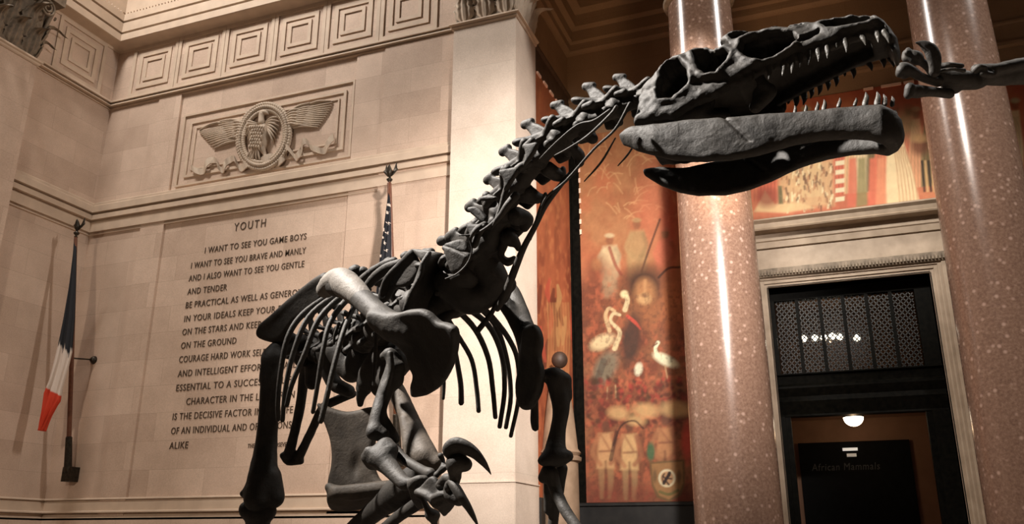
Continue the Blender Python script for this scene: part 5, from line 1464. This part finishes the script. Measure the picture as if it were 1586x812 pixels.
sc_ = s.build('shoulder_blade', SK)
# upper part of the blade, its bright lighting put into the colour
s = SDF(.006); s.noise = .0015; s.nf = 40
s.cone([AT(*K1(x, y), d) for x, y, d in ((283, 96, 4.17), (304, 74, 4.14), (330, 62, 4.08), (348, 72, 4.03))], [px_r(r, 4.1) for r in (13.5, 17, 17, 17)], .04)
s.cone([AT(*K1(x, y), d) for x, y, d in ((342, 82, 4.04), (362, 92, 3.99), (385, 112, 3.93), (400, 126, 3.89))], [px_r(r, 4.0) for r in (20, 20.5, 18.5, 16)], .03)
o = s.build('blade_end', sc_, BONE_LIT); o['label'] = 'upper end of the shoulder blade, coloured pale as if brightly lit'
# the other shoulder
s = SDF(.006); s.noise = .0015; s.nf = 40
s.slab(A3([(*K2(x, y), d) for x, y, d in ((262, 212, 3.75), (290, 198, 3.72), (312, 215, 3.70), (316, 260, 3.68), (306, 300, 3.68), (320, 350, 3.66), (315, 412, 3.66), (290, 462, 3.68), (262, 466, 3.7), (240, 440, 3.72), (238, 390, 3.74), (246, 330, 3.74), (258, 265, 3.75))]), .028, .03, -.2)
s.cone([AT(*K2(x, y), d) for x, y, d in ((200, 70, 4.1), (225, 110, 4.0), (252, 170, 3.88), (275, 230, 3.78))], [px_r(r, 3.9) for r in (11, 13, 12, 12)], .03)
s.cone([AT(*K2(x, y), d) for x, y, d in ((185, 115, 3.9), (215, 160, 3.86), (250, 240, 3.8), (262, 300, 3.76))], [px_r(r, 3.9) for r in (12, 11, 9, 9)], .03)
s.build('shoulder_blade', SK)
limb('bone_end', [[(826, 590, 3.72, 6), (828, 622, 3.72, 6), (828, 650, 3.72, 6.5), (829, 663, 3.72, 6)]], SK)
# chest mass between the shoulders: breastbone plates and rib heads
limb('breastbone', [[(700, 440, 3.75, 28), (728, 462, 3.75, 26), (758, 452, 3.75, 22), (786, 440, 3.78, 14)], [(745, 400, 3.7, 24), (765, 430, 3.72, 22), (775, 458, 3.76, 14)], [(640, 470, 3.95, 22), (690, 470, 3.85, 26), (720, 470, 3.8, 16)]], SK, .008, .03)

# ---------------------------------------------------------------- forelimbs
limb('humerus', [[(594, 552, 3.6, 6), (604, 546, 3.58, 7), (617, 556, 3.6, 6.5)], [(604, 550, 3.58, 8), (609, 566, 3.56, 11), (602, 592, 3.54, 12.5), (591, 622, 3.5, 11.5), (585, 645, 3.46, 12), (583, 664, 3.44, 14)], [(604, 548, 3.52, 5), (606, 575, 3.5, 5), (598, 605, 3.5, 4)],
                 [(579, 670, 3.42, 12), (592, 674, 3.42, 11)], [(591, 650, 3.48, 10), (604, 668, 3.46, 9), (612, 680, 3.46, 8)], [(618, 568, 3.56, 9), (616, 590, 3.56, 9), (606, 600, 3.55, 8)]], SK, .0055, .018)
def jmp(x, y): return (560 + x / 5.341, 660 + y / 5.341)
limb('ulna', [[(*jmp(45, 255), 3.36, 9), (*jmp(60, 210), 3.34, 7)], [(*jmp(90, 300), 3.36, 12), (*jmp(160, 260), 3.34, 20), (*jmp(220, 330), 3.3, 15), (*jmp(300, 420), 3.24, 12), (*jmp(360, 475), 3.2, 11), (*jmp(420, 475), 3.18, 8)], [(*jmp(200, 175), 3.36, 15), (*jmp(240, 200), 3.34, 12)]], SK, .0055)
limb('radius', [[(*jmp(270, 200), 3.42, 11), (*jmp(330, 260), 3.38, 8.5), (*jmp(420, 320), 3.32, 7.5), (*jmp(500, 365), 3.26, 7.5), (*jmp(570, 395), 3.2, 8.5)]], SK, .0055)
limb('wrist_bone', [[(*jmp(420, 470), 3.16, 8), (*jmp(470, 445), 3.14, 7), (*jmp(520, 440), 3.14, 6)], [(*jmp(430, 510), 3.16, 8), (*jmp(440, 590), 3.18, 7), (*jmp(490, 640), 3.2, 9)]], SK, .005)
s = SDF(.005); s.noise = .001
s.slab([AT(*jmp(x, y), d) for x, y, d in ((455, 550, 3.14), (500, 485, 3.12), (590, 405, 3.1), (625, 430, 3.08), (640, 500, 3.06), (690, 555, 3.04), (690, 600, 3.04), (610, 640, 3.08), (560, 590, 3.1))], .012, .02)
s.cone([AT(*jmp(x, y), d) for x, y, d in ((460, 550, 3.12), (540, 580, 3.08), (610, 650, 3.06))], [.012, .012, .014], .015)
s.cone([AT(*jmp(x, y), d) for x, y, d in ((595, 600, 3.05), (640, 575, 3.03), (695, 565, 3.02))], [.012, .015, .014], .012)
s.slab([AT(*jmp(x, y), d) for x, y, d in ((610, 640, 3.07), (680, 580, 3.02), (760, 560, 3.02), (785, 640, 3.04), (740, 690, 3.08), (695, 735, 3.12), (650, 690, 3.1))], .02, .015)
s.build('palm_bone', SK)
limb('finger_bone', [[(*jmp(655, 245), 3.12, 4.5), (*jmp(675, 290), 3.12, 3), (*jmp(670, 350), 3.1, 3.6), (*jmp(620, 405), 3.1, 5)], [(*jmp(670, 360), 3.1, 3), (*jmp(720, 330), 3.08, 3.4)]], SK, .0045)
limb('finger_bone', [[(*jmp(650, 490), 3.06, 7), (*jmp(700, 430), 3.02, 7), (*jmp(770, 450), 3.0, 9), (*jmp(770, 330), 2.98, 12), (*jmp(800, 300), 2.97, 12)], [(*jmp(790, 300), 2.97, 16), (*jmp(860, 320), 2.96, 11)]], SK, .005)
limb('finger_bone', [[(*jmp(660, 490), 3.05, 7), (*jmp(720, 480), 3.02, 6), (*jmp(750, 560), 3.02, 14), (*jmp(800, 600), 3.0, 12)]], SK, .005)
rod('claw', [(*jmp(745, 255), 2.97, 9), (*jmp(740, 200), 2.97, 14), (*jmp(790, 160), 2.96, 14.5), (*jmp(860, 180), 2.95, 14), (*jmp(935, 225), 2.94, 11), (*jmp(1000, 295), 2.93, 7.5), (*jmp(1040, 350), 2.93, 4.2), (*jmp(1070, 400), 2.93, 1)], SK, .62, RC[0], 16)
rod('claw', [(*jmp(715, 520), 3.0, 7), (*jmp(735, 480), 3.0, 8), (*jmp(775, 510), 2.98, 12.5), (*jmp(825, 590), 2.96, 12.5), (*jmp(880, 670), 2.95, 9.5), (*jmp(930, 760), 2.94, 6), (*jmp(965, 830), 2.94, 1.5)], SK, .62, RC[0], 16)
limb('finger_bone', [[(*jmp(480, 570), 3.14, 6), (*jmp(510, 610), 3.13, 4.2), (*jmp(550, 690), 3.12, 5.5), (*jmp(590, 735), 3.12, 6.5)], [(*jmp(590, 740), 3.12, 6), (*jmp(600, 800), 3.12, 5), (*jmp(610, 860), 3.12, 5.5)], [(*jmp(560, 745), 3.12, 5), (*jmp(620, 740), 3.12, 5)]], SK, .0045)
# far forelimb
limb('humerus', [[(842, 582, 3.7, 9), (858, 579, 3.7, 10), (875, 585, 3.7, 8)], [(860, 588, 3.7, 15), (866, 606, 3.7, 16), (869, 632, 3.68, 13.5), (866, 656, 3.66, 12), (862, 682, 3.64, 14), (860, 702, 3.62, 18)], [(840, 714, 3.6, 7), (850, 712, 3.6, 13), (866, 710, 3.6, 13), (879, 707, 3.6, 9)], [(879, 590, 3.7, 6), (881, 615, 3.7, 5)]], SK, .0055)
limb('ulna', [[(842, 740, 3.6, 9), (848, 730, 3.6, 10)], [(853, 734, 3.58, 12), (862, 762, 3.56, 9.5), (875, 790, 3.5, 9), (890, 812, 3.45, 9), (905, 836, 3.4, 10)]], SK, .0055)
limb('radius', [[(870, 726, 3.64, 9), (866, 760, 3.66, 8), (858, 800, 3.68, 8), (854, 840, 3.68, 9)], [(850, 750, 3.66, 8), (849, 790, 3.68, 7)]], SK, .006)
rod('support_rod', [(858, 800, 3.75, 4), (850, 960, 3.9, 4), (846, 1100, 4.1, 4)], SK, 1, None, 8, IRON)

# ---------------------------------------------------------------- hips and hind limbs
s = SDF(.008); s.noise = .002; s.nf = 30
s.slab(A3([(512, 426, 4.95), (495, 428, 5.0), (461, 456, 5.1), (428, 484, 5.18), (404, 504, 5.24), (401, 521, 5.24), (416, 527, 5.22), (440, 527, 5.18), (452, 500, 5.12), (480, 480, 5.05), (510, 458, 4.98)]), .02, .03, .25)
s.cone(A3([(505, 430, 4.96), (462, 458, 5.1), (408, 508, 5.22)]), [.03, .02, .02], .03); s.cone(A3([(404, 516, 5.22), (430, 526, 5.2), (450, 522, 5.2)]), [.02, .025, .03], .03)
s.build('hip_bone', SK)
limb('femur', [[(470, 530, 5.3, 13), (450, 536, 5.25, 13), (432, 541, 5.2, 14), (420, 552, 5.16, 14)], [(414, 560, 5.12, 9), (413, 585, 5.12, 10)], [(424, 555, 5.15, 14), (419, 590, 5.12, 15), (416, 640, 5.1, 15), (412, 690, 5.06, 17), (407, 735, 5.0, 22), (400, 772, 4.96, 22)], [(424, 770, 4.98, 17), (420, 740, 5.0, 16)], [(376, 765, 4.98, 5), (386, 760, 4.98, 9)]], SK, .009, .03)
limb('tibia', [[(384, 790, 4.98, 14), (412, 792, 4.98, 16)], [(400, 795, 4.98, 20), (398, 850, 5.05, 16), (400, 920, 5.15, 13), (398, 985, 5.25, 15)]], SK, .01, .03)
limb('ischium', [[(480, 560, 5.35, 12), (471, 585, 5.4, 8.5), (465, 630, 5.45, 7.5), (455, 675, 5.5, 7.5), (447, 704, 5.52, 8.5)], [(545, 610, 5.3, 7), (522, 620, 5.32, 7), (500, 632, 5.36, 7), (486, 660, 5.42, 6.5), (472, 690, 5.5, 7), (463, 708, 5.52, 7.5)], [(438, 706, 5.52, 5), (446, 716, 5.52, 5), (466, 715, 5.52, 5)], [(487, 570, 5.3, 15), (484, 592, 5.3, 12)]], SK, .008, .014)
s = SDF(.008); s.noise = .002; s.nf = 28
s.slab(A3([(490, 622, 5.0), (510, 632, 4.98), (545, 640, 4.95), (578, 628, 4.94), (590, 640, 4.92), (578, 700, 4.86), (585, 742, 4.82), (606, 752, 4.8), (580, 762, 4.8), (510, 760, 4.84), (508, 745, 4.85), (515, 720, 4.88), (514, 695, 4.9), (509, 668, 4.94), (500, 645, 4.98)]), .035, .03, .12)
s.slab(A3([(507, 756, 4.66), (540, 768, 4.64), (575, 757, 4.64), (613, 748, 4.66), (614, 760, 4.78), (600, 777, 4.86), (545, 789, 4.9), (513, 787, 4.88), (506, 770, 4.8)]), .035, .015)
s.cone(A3([(510, 755, 4.72), (545, 765, 4.7), (578, 756, 4.7), (610, 749, 4.72)]), [.025, .03, .03, .02], .02)
s.ell(AT(545, 720, 4.78), np.eye(3), (.03, .06, .06), .03, -1)
pb = s.build('pubis', SK, bone_mat('lit_brown_bone', [(.3, (0.030, 0.024, 0.0185, 1)), (.7, (0.075, 0.06, 0.046, 1))])); pb['label'] = 'flared brown pubis bone, coloured paler as if lit'  # paler bone colour carries the light on this bone and the next femur
limb('femur', [[(602, 585, 4.66, 13), (616, 610, 4.6, 14), (632, 645, 4.5, 15), (646, 680, 4.4, 18), (657, 706, 4.32, 21)], [(640, 706, 4.34, 15), (676, 716, 4.28, 12)], [(626, 650, 4.44, 7), (632, 690, 4.36, 9)]], SK, .008, .03, pb.data.materials[0])
limb('tibia', [[(655, 735, 4.34, 22), (668, 728, 4.3, 16)], [(645, 745, 4.38, 26), (615, 765, 4.5, 24), (590, 785, 4.6, 17), (560, 810, 4.75, 15), (520, 850, 4.95, 14), (490, 900, 5.1, 16)]], SK, .009, .03)
limb('fibula', [[(652, 775, 4.28, 10), (640, 785, 4.32, 10), (615, 802, 4.42, 9), (585, 830, 4.55, 9), (545, 880, 4.75, 9)]], SK, .009)
limb('gut_mass', [[(560, 545, 4.9, 20), (545, 575, 4.95, 18), (520, 545, 5.0, 16)], [(600, 545, 4.7, 22), (575, 580, 4.75, 20), (560, 610, 4.78, 9), (558, 626, 4.8, 5)], [(620, 560, 4.6, 20), (590, 600, 4.7, 16)], [(505, 545, 5.1, 16), (515, 590, 5.1, 12), (540, 606, 5.05, 10)]], SK, .009, .03).name = 'sacrum'
# feet and plinth under the picture's lower edge
plinth = thing('display_plinth', 'low dark display plinth under the dinosaur skeleton', 'plinth', (-.85, 4.8, 0))
mbp = MB(); mbp.box(-2.6, .9, 3.2, 6.4, 0, .5); mbp.box(-2.7, 1.0, 3.1, 6.5, .5, .58); mbp.build('plinth_block', BLACKBASE, plinth)
def foot(px, py, d, toe):
    a = AT(px, py, d); b2 = np.array([a[0], a[1] - .05, .66])
    s = SDF(.012); s.cone([a, (a + b2) / 2 + np.array([0, .05, 0]), b2], [.06, .055, .07], .03)
    for k in (-1, 0, 1): s.cone([b2, b2 + np.array([.12 * k + toe * .15, -.2, -.02]), b2 + np.array([.2 * k + toe * .28, -.36, -.045])], [.05, .035, .03], .03)
    s.build('foot', SK)
foot(398, 985, 5.25, .6); foot(490, 900, 5.1, .6)

# ---------------------------------------------------------------- the hand of another mount reaching in at the right edge
K8 = lambda x, y: (1360 + x / 5.8, 40 + y / 5.8)
hb = AT(1500, 115, 3.4)
HND = thing('fossil_limb', 'dark fossil limb bones with one hooked claw reaching in from the right edge', 'skeleton', tuple(hb))
def limb2(name, segs, h=.0045, k=.012):
    s = SDF(h); s.noise = .0015; s.nf = 60
    for seg in segs: s.cone([AT(*K8(x, y), d) for x, y, d, r in seg], [px_r(r / 5.8, d) for x, y, d, r in seg], k)
    return s.build(name, HND)
limb2('forearm_bone', [[(900, 480, 3.4, 85), (960, 440, 3.4, 95), (1100, 440, 3.42, 100), (1250, 420, 3.45, 110), (1450, 400, 3.5, 125), (1900, 375, 3.6, 120), (2500, 350, 3.75, 150)], [(880, 390, 3.38, 45), (960, 395, 3.36, 55), (1060, 390, 3.36, 50), (1250, 345, 3.38, 50), (1450, 325, 3.42, 60)],
                       [(870, 400, 3.34, 28), (900, 370, 3.33, 26), (950, 380, 3.33, 30)], [(930, 430, 3.33, 26), (1000, 440, 3.33, 30), (1040, 430, 3.34, 24)]])
limb2('wrist_bone', [[(560, 450, 3.38, 70), (680, 470, 3.38, 85), (800, 490, 3.38, 85), (880, 500, 3.4, 75)], [(700, 560, 3.4, 40), (640, 520, 3.4, 50)], [(690, 580, 3.4, 30), (600, 560, 3.4, 40)]])
limb2('hand_bone', [[(560, 360, 3.34, 30), (640, 350, 3.32, 24), (740, 358, 3.32, 24), (755, 362, 3.32, 20)]])
limb2('hand_bone', [[(570, 410, 3.32, 16), (660, 390, 3.31, 14), (770, 400, 3.31, 22)]])
limb2('finger_bone', [[(195, 430, 3.3, 38), (225, 375, 3.3, 48), (290, 400, 3.3, 50), (360, 445, 3.32, 42), (440, 480, 3.34, 38), (540, 500, 3.36, 50)], [(235, 440, 3.31, 40), (215, 400, 3.29, 40)]])
limb2('finger_bone', [[(270, 620, 3.28, 40), (285, 555, 3.28, 45), (300, 600, 3.3, 48)], [(350, 590, 3.3, 60), (440, 590, 3.32, 48), (560, 600, 3.34, 42), (640, 610, 3.36, 45)], [(300, 590, 3.3, 42), (350, 595, 3.3, 40)]])
limb2('finger_bone', [[(255, 250, 3.36, 35), (250, 290, 3.36, 35), (300, 270, 3.34, 50), (340, 290, 3.34, 62), (380, 320, 3.34, 40), (450, 370, 3.35, 38), (500, 420, 3.36, 55)], [(270, 215, 3.34, 22), (260, 240, 3.33, 24)]])
mb = MB(); mb.tube([AT(*K8(x, y), 3.3) for x, y in ((505, 430), (510, 360), (500, 285), (470, 215), (415, 172), (372, 156), (338, 152))], [px_r(r / 5.8, 3.3) for r in (48, 56, 66, 62, 44, 22, 6)], 16, .6, RC[0], 6)
mb.build('claw', BONE, HND, smooth=True)
limb2('upper_arm_bone', [[(2560, 330, 3.78, 190), (2700, 900, 3.9, 130), (2900, 1600, 4.05, 140), (3050, 2200, 4.2, 200)]], .012, .02)
e_ = AT(*K8(3000, 2000), 4.15)
mb = MB(); mb.tube([e_, np.array([e_[0], e_[1], 0.0])], [.025, .025], 10, 1, (1, 0, 0), 1); mb.lathe((e_[0], e_[1], 0), [(.25, 0), (.25, .03), (.2, .04), (.03, .06)], 24); mb.build('support_rod', IRON, HND)
